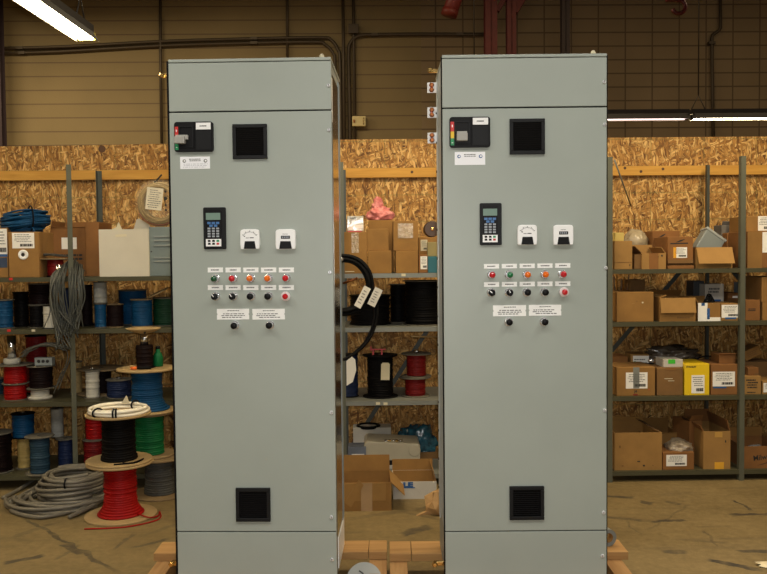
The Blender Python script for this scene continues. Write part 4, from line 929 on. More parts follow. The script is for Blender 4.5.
for (px, py, L, w, an, tw) in [(362.5, 297, .15, .05, .52, .3), (375, 297, .125, .055, .46, -.1)]:
    a, b = on_v(px, py, -.12); t_ = MB().box(-w/2, w/2, -.0008, .0008, -L/2, L/2).build('paper_tag', TG, ck); t_.location = (a-u, -.055, b-z); t_.rotation_euler = (0, an, tw)
    printed(-w*.3, w*.3, -L*.35, L*.35, -.0008, 5, 3, .7, .3).build('printed_lines', GINK, t_)
a, b = on_v(351, 371, -.1)
t_ = MB().prism([(-.03, -.095), (.012, -.07), (.036, .01), (.03, .08), (.008, .1), (-.03, .07)], -.001, .001).build('paper_tag', TG, ck); t_.location = (a-u, -.05, b-z)
# hook on the post that carries the coil
hx, hz = on_v(341, 282, -.03)
MB().tube([(0, 0, 0), (.0, -.07, .0), (.0, -.13, .012)], .008, 8).build('coil_hook', CHROME, shM).location = (.004, -.006, z+.165)
b_ = MB().tube([(0, 0, 0), (.10, -.02, .035)], .008, 8).build('hook_arm', COPPER, shM); b_.location = (.004, -.006, hz-.01)

# ================= middle unit, bottom shelf
mc = T('machine_housing', 'beige metal machine cover with round embossing on middle bottom shelf', 'machine cover', S(on_v(391, 460, .12)[0], .16, Mh['D']+.0), PS)
u0, zt_ = on_v(364, 442, .14); u1, _ = on_v(420, 442, .14); um = (u0+u1)/2; w = u1-u0; zb_ = on_v(400, 459, .14)[1]
BEIGE = mat('beige enamel', (.54, .48, .34), .4, var=.06)
hh = zt_-Mh['D']; h0 = zb_-Mh['D']-.01
MB().prism([(-w/2, h0), (w/2, h0), (w/2, hh-.028), (w/2-.01, hh-.02), (-w/2+.10, hh-.002), (-w/2+.02, hh+.004), (-w/2, hh-.02)], 0, .28).build('cover', BEIGE, mc, bevel=.006)
MB().lathe([(.042, 0), (.042, .003), (.036, .004)], 24, face(w*.40, 0, h0+.068)).build('round_embossing', BEIGE, mc)
MB().box(-w/2+.02, w/2-.005, .01, .26, h0-.035, h0).build('black_band', BLACK, mc); MB().box(-w/2+.01, w/2-.004, .006, .27, 0, h0-.035, c=.004).build('base', WHITEC, mc)
for k in range(5): MB().lathe([(.012, 0), (.012, .012), (.006, .016)], 10, Matrix.Translation((-.04+k*.025, .05, hh-.012))).build('terminal_stud', BRASS if k % 2 else SILV, mc)
mc.location = S(um, .14, Mh['D'])
c = carton('white box at back left of the middle bottom shelf', 353, 428, 391, .445, Mh['D'], .145, WHITEC, group=GM)
u, z = on_v(369, 428, .5)
tag(MB().lathe([(.085*cos(t)*.0+.078+.013*cos(t), .012+.012*sin(t)) for t in [2*PI*q/10 for q in range(11)]], 30, cap=False).build('rubber_ring', RUBBER, loc=S(u-.005, .515, z+.0005), rz=PS), 'black rubber ring lying on the white box, middle bottom shelf', 'ring')
carton('blue and grey low box edge left on the middle bottom shelf', 348, 447, 366, .425-.30, Mh['D'], .14, mat('slate card', (.16, .18, .22), .7, var=.15), decals=[('patch', .2, .9, .3, .7, PAPER, 'sticker')], group=GM)
u, z = on_v(418, 455, .40)
BLUEBAG = mat('blue translucent film', (.006, .045, .085), .18, var=.5, col2=(.03, .17, .25), scale=26, bump=.8, bscale=22, spec=.8)
carton('brown box at back right of middle bottom shelf carrying blue bag', 402, 453, 440, .30+.13, Mh['D'], .15, 3, group=GM)
tag(blob(.135, .085, .125, .3, 2., 21).build('plastic_bag', BLUEBAG, loc=S(u, .505, on_v(418, 453, .43)[1]+.001), rz=PS), 'shiny blue plastic bag heaped on the middle bottom shelf', 'bag', 'plastic bags and film')

# ================= left unit, top shelf
GL = 'boxes on the left top shelf'
A = Lh['A']
carton('brown box with blue and white label at the left edge, top shelf', -22, 228, 7.2, .05, A, .3, 0, decals=[('label', .55, .985, .45, .98, PAPER), ('patch', .55, .985, .42, .47, BINK, 'blue_band'), ('patch', .60, .97, .20, .40, mat('navy print', (.03, .05, .1), .7, var=0), 'dark_print')], group=GL)
c = carton('brown wire dispenser box with white round port, left top shelf', 8, 232, 38.3, .03, A, .34, 0, decals=[('label', .13, .86, .64, .98)], group=GL)
hh = c['h']
MB().lathe([(.034, 0), (.034, .004), (.03, .006), (.012, .006), (.012, .001)], 24, face(-.003*1, 0, hh*.50)).build('round_port', WHITEP, c); MB().lathe([(.0125, 0), (.0125, .0065)], 12, face(-.003, 0, hh*.50)).build('port_hole', INK, c)
# blue cable coil on it
u, z = on_v(24.5, 231, .18)
bc = T('cable_coil', 'coil of blue cable lying on the wire dispenser box, left shelf', 'cable', S(u, .20, A+hh+.0008), PS, 'coils of cable')
mb = MB(); g = random.Random(5)
for k in range(42):
    a = g.uniform(0, 2*PI); q = math.sqrt(g.random())
    r_ = .118+.045*q*cos(a); dz = .076+.068*q*sin(a); ph = g.random()*6
    mb.tube([(r_*cos(t)+.004*sin(2*t+ph), r_*sin(t)*.95, max(.007, dz+.008*sin(t*2+ph)+.012*cos(t))) for t in [2*PI*j/30 for j in range(30)]], .0062, 6, closed=True)
mb.build('cable', W_BLU, bc)
ti = MB(); ti.tube([(.118+.058*cos(t), 0, .078+.086*sin(t)) for t in [2*PI*j/18 for j in range(18)]], .005, 6, closed=True); t_ = ti.build('cable_tie', RUBBER, bc); t_.rotation_euler = (0, 0, -.9); t_.location = (0, 0, .016)
a_ = smooth([(.10, -.13, .03), (.125, -.155, -.02), (.122, -.163, -.12), (.118, -.163, -.2)], 6); MB().tube(a_, .005, 6).build('loose_end', W_BLU, bc)
carton('big brown box with white label behind the left post, top shelf', 50.5, 228, 85, .30, A, .26, 1, open_=True, flaps=[('b', .05, 0), ('l', .05, -.2), ('f', .01, 1.)], decals=[('patch', .31, .75, .56, .80, PAPER, 'white_label'), ('mark', .33, .72, .60, .77, 3, .7, GINK), ('mark', .25, .95, .32, .47, 2, .95)], group=GL)
carton('narrow tall brown box right of the left post, top shelf', 84.8, 222, 98.8, .24, A, .3, 1, group=GL)
carton('small dark brown box behind the dispenser box, left top shelf', 38.6, 233, 50, .26, A, .3, 1, group=GL)
# disc-topped spool behind the hank
z1 = spool_at('small spool with thin plywood disc top behind grey wire hank', S(on_v(55, 266, .13)[0], .14, A), .055, .118, W_DRED, RUBBER, .06, top=False, group='wire spools on the left top shelf', core=None)
u, zd = on_v(53, 257.5, .13)
dd = T('plywood_disc', 'thin plywood disc under grey wires behind left post', 'disc', S(u, .14, A+.1185), PS)
MB().lathe([(.098, .0), (.1, .002), (.1, .007), (.098, .009)], 32).build('disc', PLYD, dd)
sv = MB().lathe([(.022, 0), (.022, .085)], 16).build('silver_can', SILV, None, loc=S(on_v(58.3, 270, .02)[0], .035, A), rz=PS); tag(sv, 'small silver can standing on the left top shelf under disc', 'can')
mb = MB(); g = random.Random(8)
for k in range(8):
    ph = g.uniform(-.4, .4); mb.tube(smooth([(-.09, .02*k*.3-.03, .012), (-.04, -.02+ph*.06, .02+.012*g.random()), (.01, ph*.1, .018+.012*g.random()), (.085, .02+ph*.05, .012)], 4), .004, 5)
w_ = mb.build('grey_wire', W_GRY, None, loc=S(u, .14, A+.128), rz=PS); tag(w_, 'loose grey wires lying on the thin plywood disc', 'wire')
# white box, torn top
c = carton('large white cardboard box with torn top flaps, left top shelf', 98.6, 229.5, 148.3, .03, A, .32, mat('creamy white card', (.60, .56, .46), .75, var=.05, scale=4), open_=True, group=GL)
wh, ww = c['h'], on_v(148.3, 250, .03)[0]-on_v(98.6, 250, .03)[0]
WC2 = MATS['creamy white card']
MB().prism([(ww*.10, 0), (ww/2-.004, 0), (ww/2-.018, .034), (ww/2-.085, .078), (ww*.5-.105, .072), (ww*.10+.01, .01)], -.002, .002).build('flap', WC2, c).location = (0, .10, wh-.002)
MB().prism([(-ww/2+.06, 0), (-ww/2+.14, 0), (-ww/2+.115, .055), (-ww/2+.10, .02)], -.002, .002).build('flap', CREAM, c).location = (0, .07, wh-.002)
MB().box(-.055, .02, -.002, .001, -.008, .008, Matrix.Rotation(-.05, 4, 'Y')).build('hand_slot', CREAM, c).location = (0, 0, wh*.87)
c = T('louvred_case', 'blue grey louvred metal case beside white box, left top shelf', 'case', S(on_v(165, 250, .05)[0], .05, A), PS)
a0 = on_v(148.8, 227, .05); w2 = on_v(165, 250, .05)[0]-a0[0]; hz = a0[1]-A
SL = mat('blue grey case enamel', (.19, .235, .235), .45, .1, var=.06)
MB().box(-w2, .16, 0, .3, 0, hz, c=.004).build('body', SL, c)
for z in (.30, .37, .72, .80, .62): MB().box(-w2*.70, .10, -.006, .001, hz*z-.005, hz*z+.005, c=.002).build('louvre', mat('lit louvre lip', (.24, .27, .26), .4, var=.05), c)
MB().box(.075, .09, -.004, .001, hz*.50, hz*.60).build('sticker', WHITEP, c)
MB().lathe([(.005, 0), (.005, .002)], 8, face(-w2*.86, 0, hz*.5)).build('screw', INK, c)
# wrapped coil
c_u, c_z = on_v(154.5, 201.5, .10)
wc = T('cable_coil', 'shrink wrapped coil of tan cable with paper label atop louvred case', 'cable', S(c_u+.03, .13, A+hz+.001), PS, 'coils of cable')
mb = MB(); R0 = .155; g = random.Random(6)
for k in range(16):
    r_ = .10+.05*g.random(); dy = g.uniform(-.05, .05); ph = g.random()*6
    mb.tube([(r_*cos(t), dy+.006*sin(2*t+ph), R0+.008+r_*sin(t)) for t in [2*PI*j/32 for j in range(32)]], .007, 6, closed=True)
mb.build('cable', W_TAN, wc)
mb = MB()
for k, cc in enumerate((0, 1)):
    mb.tube([(.152*cos(t), -.03+.02*k, R0+.008+.15*sin(t)) for t in [PI*1.15+2.2*j/14 for j in range(15)]], .006, 6)
mb.build('red_cable', mat('rust red wire insulation', (.22, .05, .02), .5, var=.1), wc)
WRAP = mat('clear shrink wrap', (.75, .62, .42), .15, var=.1, alpha=.16, bump=.3, bscale=20)
MB().lathe([(.05, -.068), (.135, -.07), (.16, -.05), (.165, 0), (.16, .05), (.135, .07), (.05, .068), (.045, 0), (.05, -.068)], 36, Matrix.Translation((0, 0, R0+.01)) @ RX, cap=False).build('shrink_wrap', WRAP, wc)
lb_ = MB().box(-.055, .055, -.001, .001, -.075, .075).build('paper_label', mat('crumpled label paper', (.68, .63, .5), .7, var=.1), wc); lb_.location = (-.02, -.0735, R0+.035); lb_.rotation_euler = (0, .12, 0)
printed(-.045, .045, -.065, .065, -.001, 9, 5, .7, .35).build('printed_lines', GINK, lb_)
mb = MB()
for px, py in ((165.5, 191.7), (165.5, 198.5), (165.8, 205), (166, 210)):
    a, b = on_v(px, py, .06); mb.lathe([(.008 if py != 198.5 else .013, 0), (.008 if py != 198.5 else .013, .002)], 12, face(a-c_u-.03, -.071, b-A-hz-.001))
mb.build('wrap_hole', INK, wc)
MB().tube(smooth([(-.03, -.02, R0*2), (-.005, -.05, R0*2+.01), (.03, -.06, R0*2+.045)], 5), .006, 6).build('wrap_tail', INK, wc)
# hank of grey wire over the front of the shelf
u, z = on_v(68, 262, -.02)
hk = T('wire_hank', 'hank of grey stranded wires hanging frayed over left shelf front', 'wire', S(u, -.02, A+.035), PS)
HK = [mat('grey wire strand', (.048, .051, .042), .5, var=.15), mat('pale grey wire strand', (.095, .095, .076), .5, var=.15)]
for half, mm in ((0, HK[0]), (1, HK[1]), (2, HK[0]), (3, HK[0])):
    mb = MB(); g = random.Random(half+3)
    for k in range(21 if half != 1 else 9):
        s = g.uniform(-1, -.12) if half < 2 else g.uniform(.12, 1); top = (s*.08, .05+g.random()*.05, .012+.055*(1-s*s)+g.uniform(-.012, .012)); sd = 1 if half in (0, 1) else -1
        if half in (0, 1):
            x1 = s*.115+g.uniform(-.02, .02); zb = -.36-g.random()*.17; fr = g.gauss(.02, .045)
        else:
            x1 = s*.115+g.uniform(-.015, .015); zb = -.28-g.random()*.16; fr = g.gauss(.0, .03)
        pts = [(top[0]*.7, .09, top[2]-.01), top, (s*.105, -.012-.02*g.random(), -.03), (x1, -.035-.03*g.random(), -.16), (x1*.9+fr*.3, -.03-.03*g.random(), zb*.72), (x1*.8+fr*1.1, -.03-.05*g.random(), zb)]
        mb.tube(smooth(pts, 4), .0042, 5)
    mb.build('wire_strands', mm, hk)

# ================= left unit, spools
GB = 'wire spools on the left second shelf'; B = Lh['B']
spool('blue wire spool with grey flange at left edge, second shelf', -4, 299.5, 12.5, .12, B, W_BLU, FIBRE, 1.18, group=GB)
spool('tall black wire drum beside left edge blue spool, second shelf', 13.5, 292, 28, .30, B, W_BLK, RUBBER, 1.12, group=GB)
z1 = spool('lower black spool of the stack left of white spool, second shelf', 29.5, 305, 44, .20, B, W_BLK, FIBRE, 1.15, th=.005, group=GB)
spool('upper black spool of the stack near the wire hank, second shelf', 29, 283.5, 51, .24, z1+.0005, W_BRN, FIBRE, 1.08, th=.005, group=GB)
spool('white wire spool left of the hanging hank, second shelf', 43.2, 305.5, 55.5, .10, B, W_WHT, RUBBER, 1.05, th=.004, group=GB, ridge=.018)
spool('slate blue spool behind the hanging wire hank, second shelf', 60, 288, 72, .34, B, W_NAVY, RUBBER, 1.2, group=GB)
spool('black wire spool right of the wire hank at back, second shelf', 80, 285, 92, .32, B, W_BRN, RUBBER, 1.1, group=GB)
z1 = spool('lower blue spool under the pale grey spool, second shelf', 94.5, 303.5, 106, .13, B, W_BLU, FIBRE, 1.12, th=.005, group=GB)
spool('pale grey wire spool on the lower blue spool, second shelf', 93.4, 282, 106.5, .13, z1+.0005, W_LGRY, FIBRE, 1.1, th=.005, group=GB)
spool('black brown spool right of the blue and grey stack, second shelf', 107, 304, 123, .16, B, W_BRN, PLYD, 1.08, th=.005, group=GB)
spool('tall blue drum at the back, second shelf right part', 119, 290, 146, .40, B, W_BLU, FIBRE, 1.04, th=.006, group=GB)
z1 = spool('blue wire drum in front with brown flange, second shelf', 131.5, 299, 152, .17, B, W_BLU, PLYD, 1.12, th=.007, group=GB)
spool('dark green wire drum beside the left cabinet, second shelf', 153, 297.5, 178, .24, B, W_DGRN, FIBRE, 1.02, th=.006, group=GB)
u, z = on_v(158, 298, .16)
td = T('plywood_disc', 'tilted pale plywood disc leaning on blue and green drums', 'disc', S(u, .20, z1+.001), PS)
MB().lathe([(.075, 0), (.077, .003), (.077, .008), (.075, .01)], 28, Matrix.Translation((.0, -.02, .036)) @ Matrix.Rotation(-.45, 4, 'Y') @ Matrix.Rotation(.12, 4, 'X')).build('disc', PLY, td)

GC = 'wire spools on the left third shelf'; C_ = Lh['C']
z1 = spool('lower red spool of the left stack on third shelf', 4.2, 383.5, 26.2, .14, C_, W_RED, FIBRE, 1.1, th=.005, group=GC)
z2_ = spool('upper red spool of the left stack on third shelf', 4.2, 364, 26.4, .14, z1+.0005, W_RED, FIBRE, 1.2, th=.006, group=GC, rt=.125)
o = T('wire_spool', 'small white wire spool with silver core atop left red stack', 'spool', S(on_v(12, 362, .14)[0], .14, z2_+.001), PS, GC)
MB().lathe([(.05, 0), (.052, .004), (.056, .012), (.056, .03), (.05, .038), (.03, .04)], 24).build('wire_winding', W_WHT, o); MB().lathe([(.03, .04), (.03, .195), (.024, .195)], 20).build('core', SILV, o)
spool('dark red drum at back left of the third shelf', 26, 335, 46, .42, C_, W_DRED, RUBBER, 1.1, group=GC)
spool('teal wire spool cut by left edge on the third shelf', -14, 378, 3.2, .34, C_, W_TEAL, FIBRE, 1.1, group=GC)
z1 = spool('white wire spool under the black spool, third shelf', 31, 388, 49, .15, C_, W_WHT, FIBRE, 1.45, th=.005, group=GC, ridge=.02, taper=-.3)
z1 = spool('black spool stacked on a white spool, left third shelf', 29.5, 365.5, 52, .15, z1+.0005, W_BRN, FIBRE, 1.25, th=.005, group=GC)
u, z = on_v(47, 360, .15)
tbk = T('terminal_block', 'pale plastic terminal block on the black spool, third shelf', 'terminal block', S(u-.015, .15, z1+.002), PS)
MB().box(-.06, .06, -.03, .03, 0, .055, c=.004).build('body', mat('smoky clear plastic', (.32, .35, .33), .25, var=.05), tbk)
for x in (-.03, 0, .03): MB().lathe([(.011, 0), (.011, .004)], 12, face(x, -.03, .03)).build('terminal_hole', INK, tbk)
lw = MB(); g = random.Random(2)
for k in range(9):
    r_ = g.uniform(.8, 1.1); dy = g.uniform(-.02, .06)
    pts = [on_v(a, b, .04) for a, b in [(21, 356), (30, 349), (45, 345.5), (58, 346), (68, 350), (67, 362), (60, 378), (53, 392)]]
    lw.tube(smooth([(a-u+g.uniform(-.015, .015), dy, b-z+g.uniform(-.015, .015)) for a, b in pts[:8 if k < 3 else 5]], 5), .0035, 5)
lw = lw.build('grey_wire', HK[1], None, loc=S(u, .04, z), rz=PS); tag(lw, 'loose loops of grey wire draped over left third shelf spools', 'wire')
spool('tall tan wire spool behind the left post, third shelf', 70, 361, 81.5, .36, C_, W_TAN, FIBRE, 1.15, group=GC)
spool('white loosely wound spool right of the left post, third shelf', 85.5, 370, 99, .16, C_, W_WHT, FIBRE, 1.3, th=.005, group=GC, ridge=.02, core=.02, core_r=.016)
spool('navy blue drum with grey flange right of the white spool, third shelf', 107, 379, 131, .18, C_, W_NAVY, FIBRE, 1.1, th=.006, group=GC, core=.014, core_r=.02)
u, z = on_v(102, 367, .38)
sp2 = spool_at('dark spool with wide dusty plywood flange, back of third shelf', S(u, .36, C_), .07, z-C_, W_BRN, PLYD, .17, group=GC, th=.01)

GD = 'wire spools on the left bottom shelf'; D_ = Lh['D']
spool('dark red drum cut by left edge on the bottom shelf', -20, 432, 10.5, .14, D_, W_BRN, FIBRE, 1.1, group=GD)
z1 = spool('tan yellow spool under the blue spool, bottom left shelf', 17.5, 437, 30, .22, D_, W_YEL, FIBRE, 1.3, th=.006, group=GD)
spool('blue spool atop the tan yellow spool, bottom left shelf', 12.3, 413, 33.5, .22, z1+.0005, W_BLU, RUBBER, 1.12, th=.005, group=GD, core=.012, core_r=.012)
spool('slate blue spool with wide grey flanges in front, bottom left shelf', 30, 435.5, 49, .07, D_, W_TEAL, FIBRE, 1.5, th=.007, group=GD, ridge=.016)
z1 = spool('dark navy spool right of the slate spool, bottom left shelf', 58, 438, 73, .20, D_, W_NAVY, FIBRE, 1.35, th=.006, group=GD)
spool('pale grey spool on the dark navy spool, bottom left shelf', 51, 408, 63, .24, z1+.0005, W_LGRY, FIBRE, 1.15, th=.005, group=GD)
z1 = spool('lower dark red spool behind the floor stack, bottom left shelf', 84, 439, 104, .16, D_, W_DRED, FIBRE, 1.15, th=.006, group=GD)
spool('upper red spool behind the floor stack, bottom left shelf', 85.5, 416, 104, .16, z1+.0005, W_RED, FIBRE, 1.1, th=.006, group=GD)
for o in list(bpy.data.objects):
    if 'h' in o.keys(): del o['h']
# ------------------------------------------------------------------ on the floor, left
GF = 'wire spools stacked on the floor'
def floor_stack(cx, cy_px):
    return on_z(cx, cy_px, 0)
p = on_z(121, 515.5, 0)
dd = p.y; k = dd/F*1.0
def zat(py, P):                                  # height above the floor at ground point P for picture row py
    d = ray(383.5+F*0, py); d = ray((P.x)/(P.y)*F+383.5+4, py); t = P.y/d.y; return CH+d.z*t
h1 = zat(461, p); h2 = zat(412.5, p)
spool_at('red wire spool at the foot of the front floor stack', (p.x, p.y, 0), .098, h1, W_RED, PLY, .215, th=.013, group=GF, ridge=.014, taper=-.45, rt=.20,
         end=[(.12, -.06, .03), (.20, -.10, .018), (.235, -.03, .005), (.22, .06, .0047), (.255, -.10, .0047), (.1, -.235, .0047), (-.13, -.265, .0047)])
spool_at('black wire spool in the middle of the front floor stack', (p.x-.003, p.y, h1+.0005), .100, h2-h1-.0005, W_BLK, PLY, .198, th=.013, group=GF, ridge=.014, taper=-.12, rt=.195,
         end=[(.06, -.105, .03), (.075, -.14, .0195), (.14, -.11, .018), (.155, -.02, .018), (.12, -.12, .018), (.02, -.165, .018)])
wc = T('cable_coil', 'flat coil of white cable on top of the front floor stack', 'cable', (p.x+.0, p.y, h2+.0005), 0, 'coils of cable')
mb = MB()
for kk, (r_, z) in enumerate([(.175, .010), (.155, .010), (.135, .010), (.168, .028), (.148, .029)]):
    mb.tube([(r_*cos(t)+.006*sin(kk*2.), r_*sin(t)+.005*cos(kk*3.), z+.003*sin(2*t+kk)) for t in [2*PI*j/36 for j in range(36)]], .0095, 8, closed=True)
mb.build('cable', mat('creamy white cable', (.85, .80, .66), .4, var=.05), wc)
mb = MB()
for a in (-2.15, -1.35, 1.2): MB().tube([(cos(a)*(.155+.036*cos(t)), sin(a)*(.155+.036*cos(t)), .022+.026*sin(t)) for t in [2*PI*j/12 for j in range(12)]], .006, 6, closed=True).build('cable_tie', BLACK, wc)
for a in (-1.45,): MB().tube([(cos(a)*(.155+.03*cos(t)), sin(a)*(.155+.03*cos(t)), .022+.026*sin(t)) for t in [2*PI*j/12 for j in range(12)]], .006, 6, closed=True).build('cable_tie', BLACK, wc)
MB().prism([(-.02, 0), (.03, 0), (.012, .05), (-.002, .03)], -.001, .001).build('paper_tag', CREAM, wc).location = (.0, .12, .035)
# rear stack beside the cabinet
q = on_z(160.5, 494, 0)
g1, g2, g3 = zat(455, q), zat(411, q), zat(367.5, q)
spool_at('grey wire spool at the foot of the rear floor stack', (q.x, q.y, 0), .10, g1, W_GRY, PLYD, .185, th=.013, group=GF, ridge=.014, taper=-.1)
spool_at('green wire spool in the middle of the rear floor stack', (q.x-.065, q.y, g1+.0005), .094, g2-g1-.0005, W_GRN, PLYD, .165, th=.013, group=GF, ridge=.014)
spool_at('blue wire spool at the top of the rear floor stack', (q.x-.075, q.y, g2+.0005), .10, g3-g2-.0005, W_BLU, PLY, .185, th=.012, group=GF, ridge=.014, taper=-.45, rt=.195)
z4 = zat(345, q)
sm = spool_at('small black spool with silver core on the rear floor stack', (q.x-.087, q.y, g3+.0005), .055, z4-g3, W_BRN, RUBBER, .07, th=.006, top=False, group=GF, ridge=.012, core=.075, core_r=.026)
ds = T('plywood_disc', 'pale dished disc balanced on the silver core of rear stack', 'disc', (q.x-.09, q.y, z4+.0765), 0)
MB().lathe([(.02, 0), (.06, .008), (.11, .032), (.113, .037), (.108, .037), (.058, .014), (.001, .006)], 30).build('disc', PLY, ds); MB().lathe([(.008, 0), (.008, .004)], 10, Matrix.Translation((.03, -.078, .012)) @ Matrix.Rotation(.9, 4, 'X')).build('dark_hole', INK, ds)
cr = T('crayon_marker', 'orange tipped marker lying on blue spool of rear stack', 'marker', (q.x-.13, q.y-.10, g3+.0105), 0)
MB().tube([(.02, 0, 0), (.11, .01, 0)], .009, 10).build('barrel', RUBBER, cr); MB().tube([(-.02, -.002, 0), (.02, 0, 0)], .010, 10).build('tip', ORANGEL, cr)
gb = T('green_bottle', 'dark green bottle behind the small black spool of rear stack', 'bottle', (q.x-.015, q.y+.06, g3+.0005), 0)
MB().lathe([(.03, 0), (.033, .006), (.033, .06), (.026, .082), (.014, .1), (.013, .118)], 18).build('body', W_GRN, gb); MB().lathe([(.015, .118), (.015, .135)], 14).build('cap', BLACK, gb)
# coil of grey conduit
c0 = on_z(60, 500, 0); cc = T('conduit_coil', 'big coil of ribbed grey flexible conduit on floor before left shelves', 'conduit', (c0.x, c0.y, 0), 0)
mb = MB(); g = random.Random(4); kpx = c0.y/F; CXo = on_z(74, 500, 0).x-c0.x
def loop(cx, cy, rx, ry, z, r=.012, t0=0, t1=2*PI, wob=.01, ph=0, dz=0., n=44):
    mb.tube([(cx+rx*cos(t)+wob*sin(2*t+ph), cy+ry*sin(t)+wob*cos(3*t+ph), max(r, z+dz*(t-t0)/(t1-t0)+.005*sin(2*t+ph))) for t in [t0+(t1-t0)*j/n for j in range(n+1)]], r, 7)
for j in range(6):                                   # tower of loops
    z = .0145+j*.029; R1 = .218-.004*j
    loop(CXo+.012*sin(j*1.7), .006*cos(j), R1, R1*.97, z, ph=j*1.3, dz=.026, t0=j*.8-PI/2, t1=j*.8+1.5*PI)
    loop(CXo+.008*sin(j*2.7), .02, R1-.05, (R1-.05)*.97, z-.004, ph=j*1.9, dz=.026, t0=j*1.1, t1=j*1.1+2*PI)
loop(CXo, .01, .15, .15, .172, ph=1.1); loop(CXo+.01, .0, .185, .18, .176, ph=2.1)
for j in range(8):                                   # loose outer skirt, open arcs
    R1 = .245+.030*(j % 4); z = .0145+.029*(j//4)
    loop(CXo-.03-.016*(j % 4), -.012*(j % 4), R1, R1*.86, z, ph=j*2.1, t0=PI*(.75+.05*j), t1=PI*(1.72+.04*j), dz=-.002, wob=.008)
def strand(pts, z=.0145): mb.tube(smooth([(*( (on_z(a, b, 0)-c0).to_2d() ), zz) for a, b, zz in pts], 7), .0135, 7)
strand([(3, 500, .0145), (18, 492, .0145), (36, 482.5, .03), (44, 478, .06)]); strand([(9, 505, .0145), (24, 496, .0145), (40, 487, .02), (46, 484, .05)])
strand([(11, 513, .0145), (22, 517, .0145), (38, 519.5, .0145), (52, 518, .0145), (70, 514, .0145)]); strand([(14, 510, .0145), (24, 500, .0145), (34, 494, .02)])
strand([(69, 519.5, .0145), (84, 513.5, .02), (100, 506, .03), (112, 498, .03)]); strand([(76, 515, .0145), (90, 508, .03), (108, 496, .05)])
mb.build('flexible_conduit', mat('ribbed grey conduit', (.19, .168, .125), .5, .15, var=.15, scale=10), cc)
mb = MB(); mb.tube([(CXo+.02, -.18+.03*cos(t), .155+.03*sin(t)) for t in [2*PI*j/14 for j in range(14)]], .006, 6, closed=True); mb.build('cable_tie', BLACK, cc)

# ------------------------------------------------------------------ on the floor, middle
GO = 'cardboard boxes on the floor between the cabinets'
def carton_f(lab, x0, yb, x1, yt, dep, m, **kw):          # stands on the floor, its front bottom edge at row yb
    e = on_z((x0+x1)/2, yb, 0); v = (e-SO).dot(VV)
    return carton(lab, x0, yt, x1, v, 0, dep, m, group=GO, **kw), v
c, v1 = carton_f('large brown box with clear tape band on floor between the cabinets', 341, 511, 391.3, 483, .30, 0, open_=True, flaps=[('b', .10, .12, CARDS[0]), ('r', .12, 2.35, CARDS[2])])
for o_ in (c,):
    hh = o_['h']; MB().box(-.033, .037, -.0052, -.004, 0, hh).build('clear_tape', mat('clear tape over card', (.40, .255, .125), .2, var=.1, spec=.8), o_)
    MB().box(-.15, .12, -.004, -.0005, hh*.36, hh*.98, c=.001).build('folded_flap', CARDS[2], o_)
    MB().prism([(-.02, -.02), (.07, .12), (.10, .09), (.02, -.05)], -.004, .0, Matrix.Translation((-.115, -.004, .075))).build('torn_strip', CARDS[2], o_)
d, v2 = carton_f('white open box with blue lettering on floor behind large brown box', 393.2, 499, 436.5, 482, .30, WHITEC, open_=True, flaps=[('b', .075, .05, CARDS[0]), ('r', .07, -.25, CARDS[0])])
hh = d['h']
text('LE', .042, BINK, d, (-.045, -.0008, hh-.021), bold=.003, sx=1.5)
MB().box(-.1, .0, -.0012, .0002, hh-.042, hh-.036).build('blue_line', BINK, d)
e0, e1 = on_z(393.2, 499, 0), on_z(436.5, 499, 0); ww = on_v(436.5, 482, v2)[0]-on_v(393.2, 482, v2)[0]
MB().box(-ww/2+.0055, ww/2-.0055, .2925, .2945, .006, hh-.001).box(-ww/2+.0055, -ww/2+.0075, .006, .292, .006, hh-.001).box(ww/2-.0075, ww/2-.0055, .006, .292, .006, hh-.001).build('inner_lining', CARDS[0], d)
e = on_z(436, 514, 0)
kb = T('kraft_paper', 'crumpled brown kraft paper on floor beside right cabinet', 'paper', (e.x+.03, e.y+.03, 0), .3)
KR = mat('kraft paper', (.42, .25, .10), .75, var=.15, bump=.2, bscale=30)
bl_ = blob(.095, .08, .085, .5, 1.5, 31, 2); bl_.sm = [False]*len(bl_.sm); bl_.build('paper', KR, kb)
MB().prism([(-.16, .0), (-.10, .02), (-.06, .03), (-.07, .0), (-.10, .001)], -.02, .0).build('torn_edge', KR, kb)
e = on_z(764, 566, 0)
ps = T('paper_scrap', 'torn cream paper scrap on floor at the lower right edge', 'paper', (e.x, e.y, 0), 0)
MB().add([(-.03, .05, .004), (.0, .03, .008), (-.04, .015, .012), (-.015, -.005, .01), (-.035, -.015, .006), (.02, -.05, .003), (.12, -.05, .004), (.12, .05, .006)], [(0, 1, 7), (1, 2, 3), (1, 3, 7), (3, 4, 5), (3, 5, 6), (3, 6, 7)]).add([(-.03, .05, .0), (.0, .03, .0), (-.04, .015, .0), (-.015, -.005, .0), (-.035, -.015, .0), (.02, -.05, .0), (.12, -.05, .0), (.12, .05, .0)], [(0, 1, 7), (1, 2, 3), (1, 3, 7), (3, 4, 5), (3, 5, 6), (3, 6, 7)]).build('paper', mat('cream torn paper', (.78, .68, .46), .75, var=.08), ps)
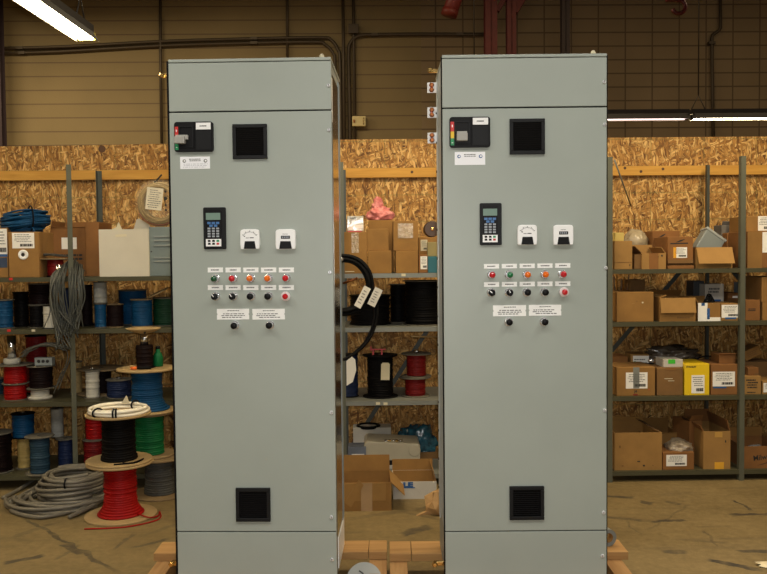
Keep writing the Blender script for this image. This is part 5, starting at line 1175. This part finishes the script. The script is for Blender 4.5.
for o in list(bpy.data.objects):
    if 'h' in o.keys(): del o['h']

# ------------------------------------------------------------------ light
WARM = (1., .80, .50); NEUT = (1., .95, .86)
def strip(x, y, rz, L, w, power, colr, z=3.02):
    l = bpy.data.lights.new('fill_strip', 'AREA'); l.shape = 'RECTANGLE'; l.size = L; l.size_y = w; l.energy = power; l.color = colr
    o = bpy.data.objects.new('fill_strip', l); COL.objects.link(o); o.location = (x, y, z); o.rotation_euler = (0, 0, rz)
    return o
# unseen overhead strips, added to light the cabinets, shelves and block wall
strip(2.3, 1.0, PI/2, 2.44, .25, 50, NEUT, 4.3); strip(-2.4, 1.0, PI/2, 2.44, .25, 50, NEUT, 4.3); strip(0, .4, 0, 2.44, .25, 72, NEUT, 4.4)
strip(2.6, 4.6, PI/2, 1.9, .25, 48, WARM, 3.3); strip(.2, 5.0, 0, 1.8, .25, 38, WARM, 3.3)
strip(-4.5, 4.6, PI/2, 2.44, .25, 44, WARM, 3.3)
strip(-5.2, 9.6, 0, 2.44, .25, 180, WARM, 5.2); strip(-1.8, 9.6, 0, 2.44, .25, 75, WARM, 5.4); strip(2.2, 9.0, 0, 2.44, .25, 40, WARM, 5.7); strip(6.0, 9.0, 0, 2.44, .25, 36, WARM, 5.7)
# camera flash
fl = bpy.data.lights.new('camera_flash', 'POINT'); fl.energy = 150; fl.shadow_soft_size = .03; fl.color = (1, .98, .96)
fo = bpy.data.objects.new('camera_flash', fl); COL.objects.link(fo); fo.location = CAM+_u*.07+_r*.03
w = bpy.data.worlds.new('shop'); sc.world = w; w.use_nodes = True
w.node_tree.nodes['Background'].inputs[0].default_value = (.9, .8, .6, 1); w.node_tree.nodes['Background'].inputs[1].default_value = .02
sc.view_settings.view_transform = 'Standard'; sc.view_settings.look = 'None'; sc.view_settings.gamma = 1; sc.view_settings.exposure = .18
sc.view_settings.use_curve_mapping = False
try:
    sc.cycles.use_denoising = True; sc.cycles.max_bounces = 8; sc.cycles.sample_clamp_indirect = 6
except Exception: pass
